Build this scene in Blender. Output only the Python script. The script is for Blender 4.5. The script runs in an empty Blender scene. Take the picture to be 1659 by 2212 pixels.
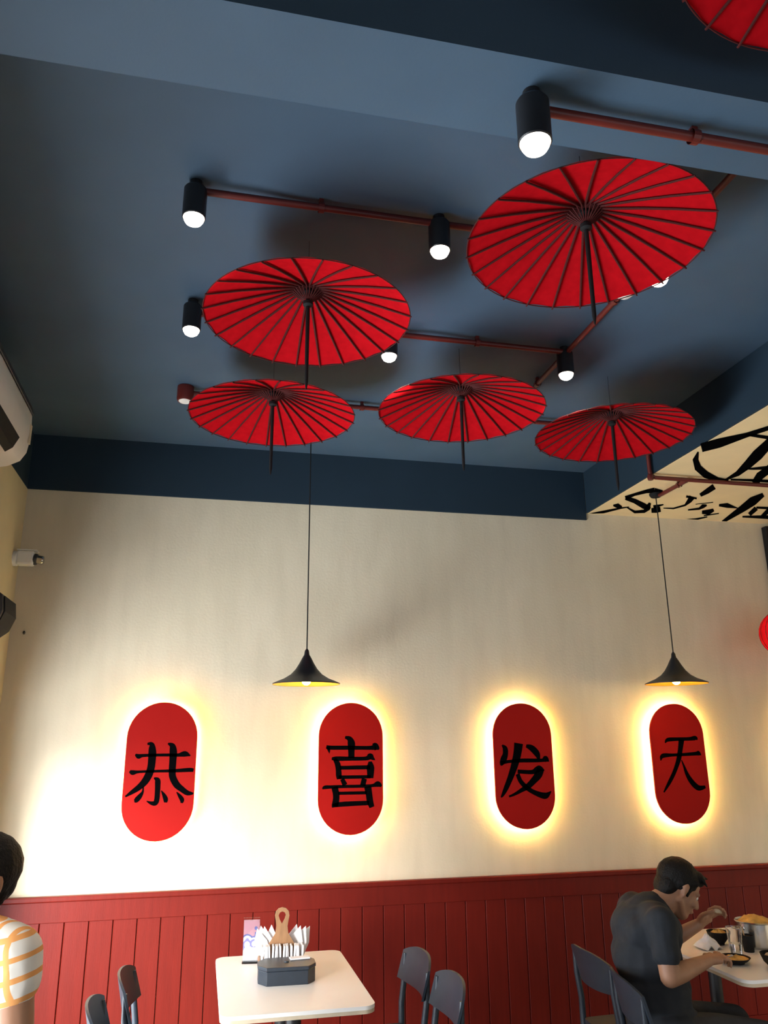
import bpy, bmesh, math, random
from mathutils import Vector, Matrix
random.seed(4)
S = bpy.context.scene
COL = S.collection

# ------------------------------------------------------------------ camera
cam_d = bpy.data.cameras.new('camera'); cam = bpy.data.objects.new('camera', cam_d); COL.objects.link(cam)
cam_d.sensor_fit = 'VERTICAL'; cam_d.sensor_height = 36.0; cam_d.lens = 36.0*1700/2212
cam_d.clip_start = 0.02
cam.matrix_world = Matrix(((0.975903, -0.054028, -0.211410, 0.0),
                           (-0.218056, -0.277236, -0.935730, 0.0),
                           (-0.008055, 0.959281, -0.282337, 1.75),
                           (0, 0, 0, 1)))
S.camera = cam
# ------------------------------------------------------------------ world, daylight, exposure
S.view_settings.view_transform = 'Standard'; S.view_settings.look = 'None'
S.view_settings.gamma = 1.0; S.view_settings.use_curve_mapping = False
S.view_settings.exposure = 0.36
W = bpy.data.worlds.new('world'); S.world = W; W.use_nodes = True
W.node_tree.nodes['Background'].inputs[0].default_value = (0.62, 0.74, 0.95, 1)
W.node_tree.nodes['Background'].inputs[1].default_value = 0.6
def area(name, loc, rot, sx, sy, power, col, spread=180):
    l = bpy.data.lights.new(name, 'AREA'); l.shape = 'RECTANGLE'; l.size = sx; l.size_y = sy
    l.energy = power; l.color = col; l.spread = math.radians(spread)
    o = bpy.data.objects.new(name, l); COL.objects.link(o); o.location = loc; o.rotation_euler = rot
    return o
P2 = math.pi/2
# daylight entering the glazed opening of the left wall, and the shop front behind the viewer
area('daylight_left', (-1.40, 3.10, 0.90), (0, -P2, 0), 1.4, 2.9, 80, (0.88, 0.94, 1.0))
area('sunlit_pavement', (-2.55, 2.65, 0.03), (math.pi, 0, 0), 1.9, 4.2, 300, (0.88, 0.95, 1.0))
area('daylight_front', (2.0, -2.75, 1.10), (P2, 0, 0), 5.0, 1.8, 8, (0.86, 0.93, 1.0))

sun_d = bpy.data.lights.new('hazy_sun', 'SUN'); sun_d.energy = 9.0; sun_d.color = (1.0, 0.97, 0.92); sun_d.angle = math.radians(30)
sun = bpy.data.objects.new('hazy_sun', sun_d); COL.objects.link(sun); sun.location = (-5, -6, 4)
sun.rotation_euler = Vector((1.0, 1.35, -0.38)).to_track_quat('-Z', 'Y').to_euler()

# brush strokes: plaque characters (mm: x, z, width) and ceiling ink outlines (m)
GONG = [[(-79,149,11),(-56,146,26),(-49,113,42),(-47,70,43),(-49,21,42),(-58,-19,43),(-78,-58,40),(-106,-87,33),(-141,-112,24),(-178,-137,9)],[(36,150,8),(61,137,31),(69,103,42),(70,56,40),(70,1,39),(75,-36,38),(98,-76,37),(129,-102,31),(160,-123,27),(181,-127,19),(196,-128,8)],[(-141,91,10),(-122,80,27),(-101,84,18),(-33,86,16),(45,86,17),(99,85,19),(136,91,32),(167,80,5)],[(-165,0,13),(-148,-8,27),(-122,-5,16),(-70,-3,14),(51,-2,16),(98,-1,19),(167,2,23),(190,-1,18)],[(-84,-85,6),(-85,-112,12),(-98,-135,25),(-116,-156,28),(-128,-160,16)],[(-29,-39,6),(-9,-51,29),(-5,-83,30),(-4,-125,29),(-5,-158,29),(-14,-176,27),(-39,-173,16),(-60,-163,4)],[(16,-108,3),(32,-132,19),(44,-156,26),(44,-173,17)],[(102,-118,4),(119,-138,18),(135,-161,24),(133,-178,12)]]
XI = [[(-50,178,14),(-23,169,31),(-11,142,46),(-11,107,40),(-10,57,38)],[(-165,123,21),(-133,118,24),(-34,117,24),(110,115,24),(135,122,46),(152,114,28),(161,105,9)],[(-155,123,24),(-148,102,15),(-146,85,2)],[(-131,54,15),(-102,54,26),(-27,53,24),(78,53,23),(106,65,38),(122,53,21),(136,44,5)],[(-114,53,21),(-95,23,34),(-89,-9,34),(-87,-40,35),(-84,-63,28)],[(106,35,21),(108,3,46),(108,-26,43),(106,-61,38)],[(-80,1,22),(106,2,24)],[(-88,-53,21),(109,-53,19)],[(-67,-63,24),(-48,-98,31)],[(70,-63,32),(59,-103,32)],[(-185,-118,7),(-171,-109,21),(-130,-107,19),(-45,-106,18),(78,-106,18),(125,-103,19),(154,-96,34),(176,-109,12)],[(-112,-108,39),(-103,-145,39),(-102,-179,39),(-110,-216,39)],[(90,-109,44),(98,-150,40),(104,-190,39),(116,-227,31)],[(-88,-144,18),(84,-144,18)],[(-126,-221,9),(-87,-207,27),(99,-202,25)]]
FA = [[(-170,124,9),(-151,104,33),(-150,70,35),(-163,40,41),(-180,11,27),(-188,4,8)],[(-183,16,24),(-128,24,19),(-43,29,24),(59,28,23),(101,29,22),(122,36,40),(143,21,5)],[(-57,134,60),(-67,81,54),(-83,27,50),(-103,-25,44),(-130,-84,37),(-157,-135,31),(-176,-167,22),(-192,-189,9)],[(-7,118,19),(30,104,39),(65,68,39),(75,34,16)],[(-74,-37,24),(20,-42,26),(55,-30,38),(77,-21,36),(107,-34,8)],[(83,-24,47),(67,-57,50),(31,-93,41),(-9,-126,35),(-54,-149,25),(-102,-172,17),(-140,-185,12)],[(-75,-52,28),(-58,-95,28),(-23,-131,30),(20,-159,28),(73,-180,35),(106,-185,38),(128,-173,22),(145,-159,5)]]
TIAN = [[(-138,128,6),(-116,148,25),(-45,152,23),(44,153,23),(93,158,29),(104,146,9)],[(-183,16,6),(-167,46,28),(-93,51,20),(-5,53,20),(85,58,24),(103,60,31),(121,48,5)],[(-14,148,42),(-28,93,35),(-46,33,34),(-70,-18,29),(-101,-71,27),(-139,-124,24),(-184,-181,9)],[(-30,18,6),(-17,-19,15),(-2,-67,26),(20,-109,34),(51,-145,37),(80,-160,34),(126,-153,18)]]
INK = [[[(2.7,3.705),(2.756,3.622),(2.806,3.452),(2.852,3.344),(2.916,3.21)],[(2.608,3.588),(2.658,3.503),(2.756,3.396),(2.805,3.294),(2.861,3.155)]],[[(2.781,3.434),(2.837,3.443),(2.935,3.458),(3.089,3.475)],[(2.768,3.416),(2.81,3.404),(2.903,3.413),(3.031,3.399)]],[[(2.668,3.705),(2.716,3.826),(2.837,3.986),(2.984,4.111),(3.114,4.166),(3.175,4.139)],[(2.68,3.71),(2.751,3.82),(2.828,3.912),(2.936,4.001),(3.066,4.085),(3.155,4.11)]],[[(3.148,4.134),(3.175,4.032),(3.147,3.88),(3.107,3.735),(3.039,3.563),(2.958,3.371)],[(3.129,4.112),(3.104,3.963),(3.038,3.788),(2.976,3.631),(2.935,3.484),(2.884,3.318)]],[[(3.14,3.92),(3.193,3.916),(3.275,3.895),(3.366,3.864)],[(3.126,3.901),(3.165,3.878),(3.227,3.836),(3.305,3.791)]],[[(3.417,4.18),(3.36,4.055),(3.332,3.947),(3.252,3.742)],[(3.327,4.116),(3.25,3.964),(3.229,3.859),(3.165,3.674)]],[[(3.181,4.124),(3.343,4.115),(3.568,4.119)],[(3.16,4.095),(3.31,4.07),(3.523,4.061)]],[[(2.781,4.349),(2.75,4.397),(2.714,4.482),(2.684,4.555)],[(2.85,4.456),(2.797,4.468),(2.75,4.535),(2.736,4.63)]],[[(2.728,4.632),(2.83,4.693),(2.964,4.804),(3.019,4.801)],[(2.693,4.552),(2.791,4.6),(2.911,4.682),(2.997,4.755)]],[[(2.84,4.447),(2.887,4.423)],[(2.79,4.357),(2.868,4.391)]],[[(2.677,4.985),(2.743,4.964),(2.811,4.837),(2.848,4.792)],[(2.642,4.985),(2.705,4.9),(2.789,4.801),(2.836,4.771)]],[[(2.724,4.787),(2.777,4.825),(2.801,4.809)],[(2.705,4.751),(2.725,4.717),(2.785,4.773)]],[[(2.841,4.809),(2.964,4.921),(3.031,4.897),(3.025,4.815),(2.949,4.672)],[(2.833,4.785),(2.932,4.856),(2.979,4.821),(2.95,4.749),(2.922,4.654)]],[[(3.078,4.884),(3.113,4.88),(3.132,4.848)],[(3.012,4.777),(3.031,4.754),(3.056,4.735)]],[[(3.038,4.786),(3.059,4.695)],[(2.987,4.711),(3.042,4.671)]],[[(3.103,4.77),(3.184,4.772),(3.223,4.684),(3.212,4.603),(3.183,4.517)],[(3.092,4.751),(3.161,4.738),(3.193,4.649),(3.147,4.544),(3.106,4.454)]],[[(3.111,4.505),(3.206,4.527)],[(3.084,4.458),(3.183,4.489)]],[[(3.306,4.782),(3.375,4.75),(3.381,4.703),(3.371,4.654)],[(3.285,4.751),(3.338,4.7),(3.313,4.622),(3.345,4.62)]],[[(3.273,4.639),(3.367,4.577)],[(3.262,4.625),(3.355,4.56)]],[[(3.457,4.841),(3.522,4.852),(3.503,4.761)],[(3.403,4.76),(3.432,4.732),(3.452,4.701)]],[[(3.508,4.893),(3.579,4.816)],[(3.488,4.866),(3.561,4.792)]],[[(3.47,4.985),(3.519,4.985),(3.552,4.916)],[(3.421,4.985),(3.478,4.954),(3.532,4.889)]],[[(3.201,4.468),(3.207,4.392),(3.194,4.296)],[(3.149,4.41),(3.129,4.308),(3.111,4.21)]],[[(3.46,4.646),(3.538,4.668),(3.624,4.666)],[(3.426,4.595),(3.469,4.562),(3.614,4.651)]],[[(3.761,4.985),(3.747,4.888),(3.723,4.727),(3.691,4.565),(3.621,4.379)],[(3.717,4.985),(3.658,4.793),(3.601,4.605),(3.539,4.414),(3.553,4.311)]],[[(3.809,4.867),(4.025,4.867),(4.141,4.835)],[(3.781,4.828),(3.957,4.778),(4.074,4.752)]],[[(3.844,4.82),(3.791,4.669)],[(3.774,4.756),(3.711,4.598)]],[[(3.758,4.643),(3.854,4.645),(3.964,4.639)],[(3.724,4.597),(3.811,4.589),(3.92,4.582)]],[[(3.966,4.84),(3.924,4.72),(3.888,4.627)],[(3.902,4.782),(3.841,4.644),(3.825,4.568)]]]

# ------------------------------------------------------------------ helpers
MATS = {}
def nt(name):
    m = bpy.data.materials.new(name); m.use_nodes = True
    t = m.node_tree; b = t.nodes['Principled BSDF']; MATS[name] = m
    return m, t, b
def mat(name, col, rough=0.5, metal=0.0, noise=0.0, nscale=20.0, bump=0.0, bscale=60.0, spec=0.5, stretch=(1, 1, 1), **kw):
    m, t, b = nt(name)
    b.inputs['Roughness'].default_value = rough; b.inputs['Metallic'].default_value = metal
    b.inputs['Specular IOR Level'].default_value = spec
    c = (*col, 1)
    b.inputs['Base Color'].default_value = c
    tc = t.nodes.new('ShaderNodeTexCoord'); mp = t.nodes.new('ShaderNodeMapping')
    t.links.new(tc.outputs['Object'], mp.inputs[0]); mp.inputs['Scale'].default_value = stretch
    n = t.nodes.new('ShaderNodeTexNoise'); n.inputs['Scale'].default_value = nscale; n.inputs['Detail'].default_value = 6
    t.links.new(mp.outputs[0], n.inputs[0])
    r = t.nodes.new('ShaderNodeValToRGB'); k = max(noise, 0.02)
    r.color_ramp.elements[0].position = 0.3; r.color_ramp.elements[1].position = 0.7
    r.color_ramp.elements[0].color = tuple(max(0, x*(1-k)) for x in col)+(1,)
    r.color_ramp.elements[1].color = tuple(min(1, x*(1+k)) for x in col)+(1,)
    t.links.new(n.outputs[0], r.inputs[0]); t.links.new(r.outputs[0], b.inputs['Base Color'])
    if bump:
        n2 = t.nodes.new('ShaderNodeTexNoise'); n2.inputs['Scale'].default_value = bscale; n2.inputs['Detail'].default_value = 4
        t.links.new(mp.outputs[0], n2.inputs[0])
        bp = t.nodes.new('ShaderNodeBump'); bp.inputs['Strength'].default_value = bump; bp.inputs['Distance'].default_value = 0.01
        t.links.new(n2.outputs[0], bp.inputs['Height']); t.links.new(bp.outputs[0], b.inputs['Normal'])
    for k_, v in kw.items(): b.inputs[k_].default_value = v
    return m
def emat(name, col, strength):
    m, t, b = nt(name)
    b.inputs['Base Color'].default_value = (*col, 1)
    b.inputs['Emission Color'].default_value = (*col, 1); b.inputs['Emission Strength'].default_value = strength
    return m

class MB:
    """collects shapes for ONE mesh"""
    def __init__(s): s.v = []; s.f = []
    def add(s, vs, fs):
        o = len(s.v); s.v += [tuple(v) for v in vs]; s.f += [tuple(i+o for i in f) for f in fs]; return s
    def box(s, a, b, M=None):
        x0, y0, z0 = a; x1, y1, z1 = b
        vs = [Vector(p) for p in ((x0,y0,z0),(x1,y0,z0),(x1,y1,z0),(x0,y1,z0),(x0,y0,z1),(x1,y0,z1),(x1,y1,z1),(x0,y1,z1))]
        if M: vs = [M @ v for v in vs]
        return s.add(vs, ((3,2,1,0),(4,5,6,7),(0,1,5,4),(1,2,6,5),(2,3,7,6),(3,0,4,7)))
    def tube(s, pts, rad, n=10, cap=True):
        pts = [Vector(p) for p in pts]; rs = rad if isinstance(rad, (list, tuple)) else [rad]*len(pts)
        vs = []; up = None
        for i, p in enumerate(pts):
            d = (pts[min(i+1, len(pts)-1)]-pts[max(i-1, 0)]).normalized()
            if up is None: up = Vector((0,0,1)) if abs(d.z) < 0.9 else Vector((1,0,0))
            a = d.cross(up).normalized(); b = a.cross(d).normalized(); up = b
            for k in range(n):
                t = 2*math.pi*k/n; vs.append(p+a*(rs[i]*math.cos(t))+b*(rs[i]*math.sin(t)))
        fs = []
        for i in range(len(pts)-1):
            for k in range(n): k2 = (k+1) % n; fs.append((i*n+k, i*n+k2, (i+1)*n+k2, (i+1)*n+k))
        if cap: fs += [tuple(range(n))[::-1], tuple(range((len(pts)-1)*n, len(pts)*n))]
        return s.add(vs, fs)
    def lathe(s, prof, n=32, c=(0,0,0), cap0=False, cap1=False):
        vs = []; fs = []
        for (r, z) in prof:
            for k in range(n): t = 2*math.pi*k/n; vs.append((c[0]+r*math.cos(t), c[1]+r*math.sin(t), c[2]+z))
        for i in range(len(prof)-1):
            for k in range(n): k2 = (k+1) % n; fs.append((i*n+k, i*n+k2, (i+1)*n+k2, (i+1)*n+k))
        if cap0: fs.append(tuple(range(n))[::-1])
        if cap1: fs.append(tuple(range((len(prof)-1)*n, len(prof)*n)))
        return s.add(vs, fs)
    def prism(s, poly, f0, f1):
        n = len(poly); vs = [f0(*p) for p in poly]+[f1(*p) for p in poly]
        fs = [tuple(range(n))[::-1], tuple(range(n, 2*n))]+[(i, (i+1) % n, (i+1) % n+n, i+n) for i in range(n)]
        return s.add(vs, fs)
    def grid(s, fn, nu, nv):
        vs = [fn(i/nu, j/nv) for i in range(nu+1) for j in range(nv+1)]
        fs = [(i*(nv+1)+j, (i+1)*(nv+1)+j, (i+1)*(nv+1)+j+1, i*(nv+1)+j+1) for i in range(nu) for j in range(nv)]
        return s.add(vs, fs)
    def mesh(s, name, m, smooth=None, bevel=0):
        me = bpy.data.meshes.new(name); me.from_pydata(s.v, [], s.f)
        bm = bmesh.new(); bm.from_mesh(me)
        bmesh.ops.remove_doubles(bm, verts=bm.verts, dist=1e-6)
        if bevel:
            es = [e for e in bm.edges if len(e.link_faces) == 2 and e.calc_face_angle() > 0.5]
            bmesh.ops.bevel(bm, geom=es, offset=bevel, segments=2, affect='EDGES', profile=0.5)
        bmesh.ops.recalc_face_normals(bm, faces=bm.faces)
        if smooth is not None:
            for f in bm.faces: f.smooth = True
            for e in bm.edges:
                if len(e.link_faces) == 2 and e.calc_face_angle() > smooth: e.smooth = False
        bm.to_mesh(me); bm.free(); me.materials.append(m); return me
    def build(s, name, m, parent=None, smooth=None, bevel=0):
        o = bpy.data.objects.new(name, s.mesh(name, m, smooth, bevel)); COL.objects.link(o); o.parent = parent
        return o
def thing(name, label, cat, loc=(0,0,0), rz=0.0, group=None, rot=None):
    o = bpy.data.objects.new(name, None); COL.objects.link(o); o.empty_display_size = 0.1
    o.location = loc; o.rotation_euler = rot or (0,0,rz); tag(o, label, cat, group); return o
def tag(o, label, cat, group=None, kind=None):
    o['label'] = label
    if cat: o['category'] = cat
    if group: o['group'] = group
    if kind: o['kind'] = kind
    return o
def struct(o, label=None):
    o['kind'] = 'structure'
    if label: o['label'] = label
    return o
def copy_tree(o, parent=None):
    c = o.copy(); COL.objects.link(c); c.parent = parent
    for ch in list(o.children): copy_tree(ch, c)
    return c
def ribbon(strokes, f):
    """brush strokes -> mesh data; each stroke a list of (u, v, width)"""
    mb = MB()
    for st in strokes:
        # smooth resample (Catmull-Rom)
        P = []
        for i in range(len(st)-1):
            p0 = st[max(i-1,0)]; p1 = st[i]; p2 = st[i+1]; p3 = st[min(i+2,len(st)-1)]
            for k in range(4):
                t = k/4
                P.append(tuple(0.5*((2*p1[c])+(-p0[c]+p2[c])*t+(2*p0[c]-5*p1[c]+4*p2[c]-p3[c])*t*t+(-p0[c]+3*p1[c]-3*p2[c]+p3[c])*t**3) for c in range(3)))
        P.append(st[-1]); vs = []
        for i, (u, v, w) in enumerate(P):
            a = P[max(i-1,0)]; b = P[min(i+1,len(P)-1)]; d = math.hypot(b[0]-a[0], b[1]-a[1]) or 1
            nx, ny = -(b[1]-a[1])/d, (b[0]-a[0])/d; w = max(w, 2)
            vs += [f(u+nx*w/2, v+ny*w/2), f(u-nx*w/2, v-ny*w/2)]
        mb.add(vs, [(2*i, 2*i+1, 2*i+3, 2*i+2) for i in range(len(P)-1)])
    return mb

# ------------------------------------------------------------------ materials
def plaster(name, c1, c2, c3):
    m, t, b = nt(name); b.inputs['Roughness'].default_value = 0.75; b.inputs['Specular IOR Level'].default_value = 0.25
    tc = t.nodes.new('ShaderNodeTexCoord')
    def noise(scale, stretch, det=8):
        mp = t.nodes.new('ShaderNodeMapping'); mp.inputs['Scale'].default_value = stretch; t.links.new(tc.outputs['Object'], mp.inputs[0])
        n = t.nodes.new('ShaderNodeTexNoise'); n.inputs['Scale'].default_value = scale; n.inputs['Detail'].default_value = det
        t.links.new(mp.outputs[0], n.inputs[0]); return n
    a = noise(1.6, (1, 1, 0.8)); s = noise(4, (2.6, 1, 0.45)); g = noise(70, (1, 1, 1), 3)
    r = t.nodes.new('ShaderNodeValToRGB'); r.color_ramp.elements[0].position = 0.34; r.color_ramp.elements[1].position = 0.68
    r.color_ramp.elements[0].color = (*c1, 1); r.color_ramp.elements[1].color = (*c2, 1)
    t.links.new(a.outputs[0], r.inputs[0])
    mx = t.nodes.new('ShaderNodeMix'); mx.data_type = 'RGBA'; mx.inputs[7].default_value = (*c3, 1)
    r2 = t.nodes.new('ShaderNodeMapRange'); r2.inputs[1].default_value = 0.42; r2.inputs[2].default_value = 0.75; r2.inputs[4].default_value = 0.45
    t.links.new(s.outputs[0], r2.inputs[0]); t.links.new(r2.outputs[0], mx.inputs[0]); t.links.new(r.outputs[0], mx.inputs[6])
    t.links.new(mx.outputs[2], b.inputs['Base Color'])
    bp = t.nodes.new('ShaderNodeBump'); bp.inputs['Strength'].default_value = 0.12; bp.inputs['Distance'].default_value = 0.01
    t.links.new(g.outputs[0], bp.inputs['Height']); t.links.new(bp.outputs[0], b.inputs['Normal'])
    return m
M_plaster = plaster('beige_plaster', (0.64, 0.56, 0.41), (0.73, 0.645, 0.485), (0.56, 0.485, 0.35))
M_cream = mat('cream_paint', (0.66, 0.56, 0.34), 0.7, noise=0.05, nscale=4)
M_cream2 = mat('cream_ceiling_paint', (0.80, 0.64, 0.36), 0.7, noise=0.05, nscale=4)
M_blue = mat('slate_blue_paint', (0.050, 0.088, 0.135), 0.62, noise=0.06, nscale=3, bump=0.04, bscale=120, spec=0.3)
M_blue_shaded = mat('slate_blue_paint_shaded', (0.014, 0.031, 0.050), 0.62, noise=0.05, nscale=3, spec=0.3)  # ceiling blue darkened: the shade on the bands is put into the colour
M_floor = mat('floor_tile', (0.15, 0.135, 0.12), 0.5, noise=0.08, nscale=5)
M_white = mat('white_paint', (0.8, 0.8, 0.78), 0.6)
M_red = mat('red_panel_paint', (0.130, 0.0090, 0.0050), 0.42, spec=0.2, noise=0.10, nscale=6, stretch=(6, 1, 0.5), bump=0.05, bscale=40)
M_plaque = mat('plaque_red', (0.32, 0.0065, 0.0045), 0.55, spec=0.1, noise=0.05, nscale=3)
M_ink = mat('black_ink', (0.0022, 0.0022, 0.0025), 0.9, spec=0.0)
M_black = mat('black_metal', (0.012, 0.012, 0.014), 0.4, noise=0.1, nscale=30)
M_blackm = mat('matt_black', (0.010, 0.010, 0.011), 0.75, noise=0.1, nscale=30, spec=0.2)
M_pipe = mat('red_conduit_paint', (0.11, 0.014, 0.010), 0.38, noise=0.12, nscale=12)
M_chair = mat('charcoal_plastic', (0.020, 0.029, 0.043), 0.42, noise=0.08, nscale=40, bump=0.03, bscale=300)
M_wood = mat('beech_wood', (0.48, 0.30, 0.14), 0.5, noise=0.18, nscale=8, stretch=(1, 1, 8))
M_ply = mat('plywood', (0.30, 0.155, 0.07), 0.55, noise=0.2, nscale=9, stretch=(6, 6, 1))
M_top = mat('white_laminate', (0.88, 0.87, 0.85), 0.35, noise=0.02, nscale=5)
M_edge = mat('table_edge', (0.62, 0.52, 0.38), 0.5, noise=0.1)
M_paper = mat('white_paper', (0.82, 0.82, 0.84), 0.8, noise=0.04, nscale=40)
M_steel = mat('steel', (0.55, 0.54, 0.52), 0.22, metal=1.0, noise=0.05)
M_plastic = mat('white_plastic', (0.78, 0.76, 0.71), 0.35, noise=0.02)
M_grey = mat('dark_grey_plastic', (0.03, 0.03, 0.032), 0.5)
M_led = emat('led_warm', (1.0, 0.78, 0.22), 225.0)
M_lens = emat('lamp_lens', (1.0, 0.90, 0.74), 8.0)
M_bulb = emat('filament_bulb', (1.0, 0.72, 0.25), 25.0)
M_gold = mat('gold_inside', (0.90, 0.40, 0.03), 0.45, metal=0.2, noise=0.05)
M_rib = mat('bamboo_rib', (0.06, 0.008, 0.008), 0.7, spec=0.2, noise=0.2, nscale=60)
M_lantern = None
def paper_red(name, col, tr):
    m, t, b = nt(name)
    d = t.nodes.new('ShaderNodeBsdfDiffuse'); u = t.nodes.new('ShaderNodeBsdfTranslucent'); mx = t.nodes.new('ShaderNodeMixShader')
    n = t.nodes.new('ShaderNodeTexNoise'); n.inputs['Scale'].default_value = 14; n.inputs['Detail'].default_value = 5
    tc = t.nodes.new('ShaderNodeTexCoord'); t.links.new(tc.outputs['Object'], n.inputs[0])
    r = t.nodes.new('ShaderNodeValToRGB'); r.color_ramp.elements[0].position = 0.3; r.color_ramp.elements[1].position = 0.7
    r.color_ramp.elements[0].color = tuple(x*0.9 for x in col)+(1,); r.color_ramp.elements[1].color = tuple(min(1, x*1.1) for x in col)+(1,)
    t.links.new(n.outputs[0], r.inputs[0])
    t.links.new(r.outputs[0], d.inputs[0]); t.links.new(r.outputs[0], u.inputs[0])
    mx.inputs[0].default_value = tr; t.links.new(d.outputs[0], mx.inputs[1]); t.links.new(u.outputs[0], mx.inputs[2])
    t.links.new(mx.outputs[0], t.nodes['Material Output'].inputs[0]); return m
M_umb = paper_red('red_oiled_paper', (0.48, 0.006, 0.011), 0.22)

# ------------------------------------------------------------------ room shell
XL, XR, YB, YF, ZC = -1.13, 5.6, 5.0, -2.5, 3.64
def sbox(name, a, b, m, label=None):
    return struct(MB().box(a, b).build(name, m), label)
sbox('floor', (XL-0.3, YF-0.3, -0.1), (XR+0.2, YB+0.2, 0), M_floor, 'pale tiled restaurant floor')
sbox('wall_back', (XL-0.3, YB, 0), (XR+0.2, YB+0.2, ZC+0.1), M_plaster, 'mottled beige plaster wall behind the character plaques')
OY0, OY1, OZ1 = 0.90, 4.60, 1.80
struct(MB().box((XL-0.25, OY1, 0), (XL, YB, 3.28)).box((XL-0.25, YF, 0), (XL, OY0, 3.28)).box((XL-0.25, OY0, OZ1), (XL, OY1, 3.28))
       .build('wall_left', M_cream), 'cream painted side wall below the air conditioner')
sbox('wall_right', (XR, YF, 0), (XR+0.2, YB, ZC+0.1), M_plaster, 'beige plaster side wall of the dining room')
struct(MB().box((XL-0.25, YF-0.2, 0), (XL+0.4, YF, ZC)).box((5.1, YF-0.2, 0), (XR, YF, ZC)).box((XL+0.4, YF-0.2, 2.0), (5.1, YF, ZC)).box((XL+0.4, YF-0.2, 0), (5.1, YF, 0.2))
       .build('wall_front', M_cream), 'cream wall around the shop front glazing')
sbox('ceiling', (XL-0.25, YF-0.2, ZC), (XR+0.2, YB, ZC+0.1), M_blue, 'slate blue painted recessed ceiling')
sbox('trim_1', (XL, YB-0.012, 3.28), (2.62, YB, ZC), M_blue_shaded, 'slate blue band at the top of the back wall, darkened for shade')
sbox('trim_2', (XL-0.25, YF, 3.28), (XL, YB-0.012, ZC), M_blue_shaded, 'slate blue band at the top of the left wall, darkened for shade')
XS = 2.63
cr = sbox('ceiling_right', (XS+0.004, 1.57, 3.33), (XR, YB, ZC-0.002), M_cream2, 'lower cream ceiling with black brush calligraphy')
sbox('trim_3', (XS-0.008, 1.57, 3.331), (XS+0.003, YB-0.012, ZC-0.002), M_blue_shaded, 'blue upstand between the recessed and the cream ceiling')
sbox('beam', (XL, 1.322, 3.25), (XR, 1.564, ZC-0.002), M_blue, 'slate blue ceiling beam crossing the room')
# frames of the daylight openings (out of view)
wf = MB()
for y in (OY0, 2.1, 3.3, OY1-0.05): wf.box((XL-0.20, y, 0), (XL-0.14, y+0.05, OZ1))
wf.box((XL-0.20, OY0, OZ1-0.05), (XL-0.14, OY1, OZ1)).box((XL-0.20, OY0, 0), (XL-0.14, OY1, 0.05))
struct(wf.build('window_1', M_black), 'glazed side opening frame')
wf = MB()
for x in (XL+0.4, 0.9, 2.3, 3.7, 5.05): wf.box((x, YF-0.15, 0.2), (x+0.05, YF-0.09, 2.0))
struct(wf.build('window_2', M_black), 'shop front window frame')

# ink on the cream ceiling
mb = MB()
for L, Rr in INK:
    n = len(L); mb.add([(x, y, 3.3285) for x, y in L]+[(x, y, 3.3285) for x, y in Rr], [(i, i+1, n+i+1, n+i) for i in range(n-1)])
mb.build('ink_brushwork', M_ink, cr)['label'] = 'black brush calligraphy strokes'

# wainscot
wn = bpy.data.objects.new('trim_4', None); COL.objects.link(wn); struct(wn, 'red painted board wainscot along the back wall')
wn.location = (0, YB, 0)
PW = 0.1265
x0 = -0.668-PW*4
pl = MB().prism([(0.0012, 0), (0.0014, -0.014), (0.0045, -0.018), (PW-0.0045, -0.018), (PW-0.0014, -0.014), (PW-0.0012, 0)], lambda x, y: (x, y, 0.08), lambda x, y: (x, y, 0.842)).mesh('plank', M_red)
i = 0
while x0+PW*i < XR-PW:
    if x0+PW*(i+1) > XL+0.02:
        o = bpy.data.objects.new('plank', pl); COL.objects.link(o); o.parent = wn; o.location = (max(x0+PW*i, XL), 0, 0)
    i += 1
MB().box((XL, -0.030, 0.836), (XR, 0, 0.940)).build('top_rail', M_red, wn, bevel=0.003)
MB().box((XL, -0.042, 0.940), (XR, 0, 0.968)).build('cap_moulding', M_red, wn, bevel=0.006)
MB().box((XL, -0.032, 0), (XR, 0, 0.10)).build('skirting', M_red, wn, bevel=0.003)

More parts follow.
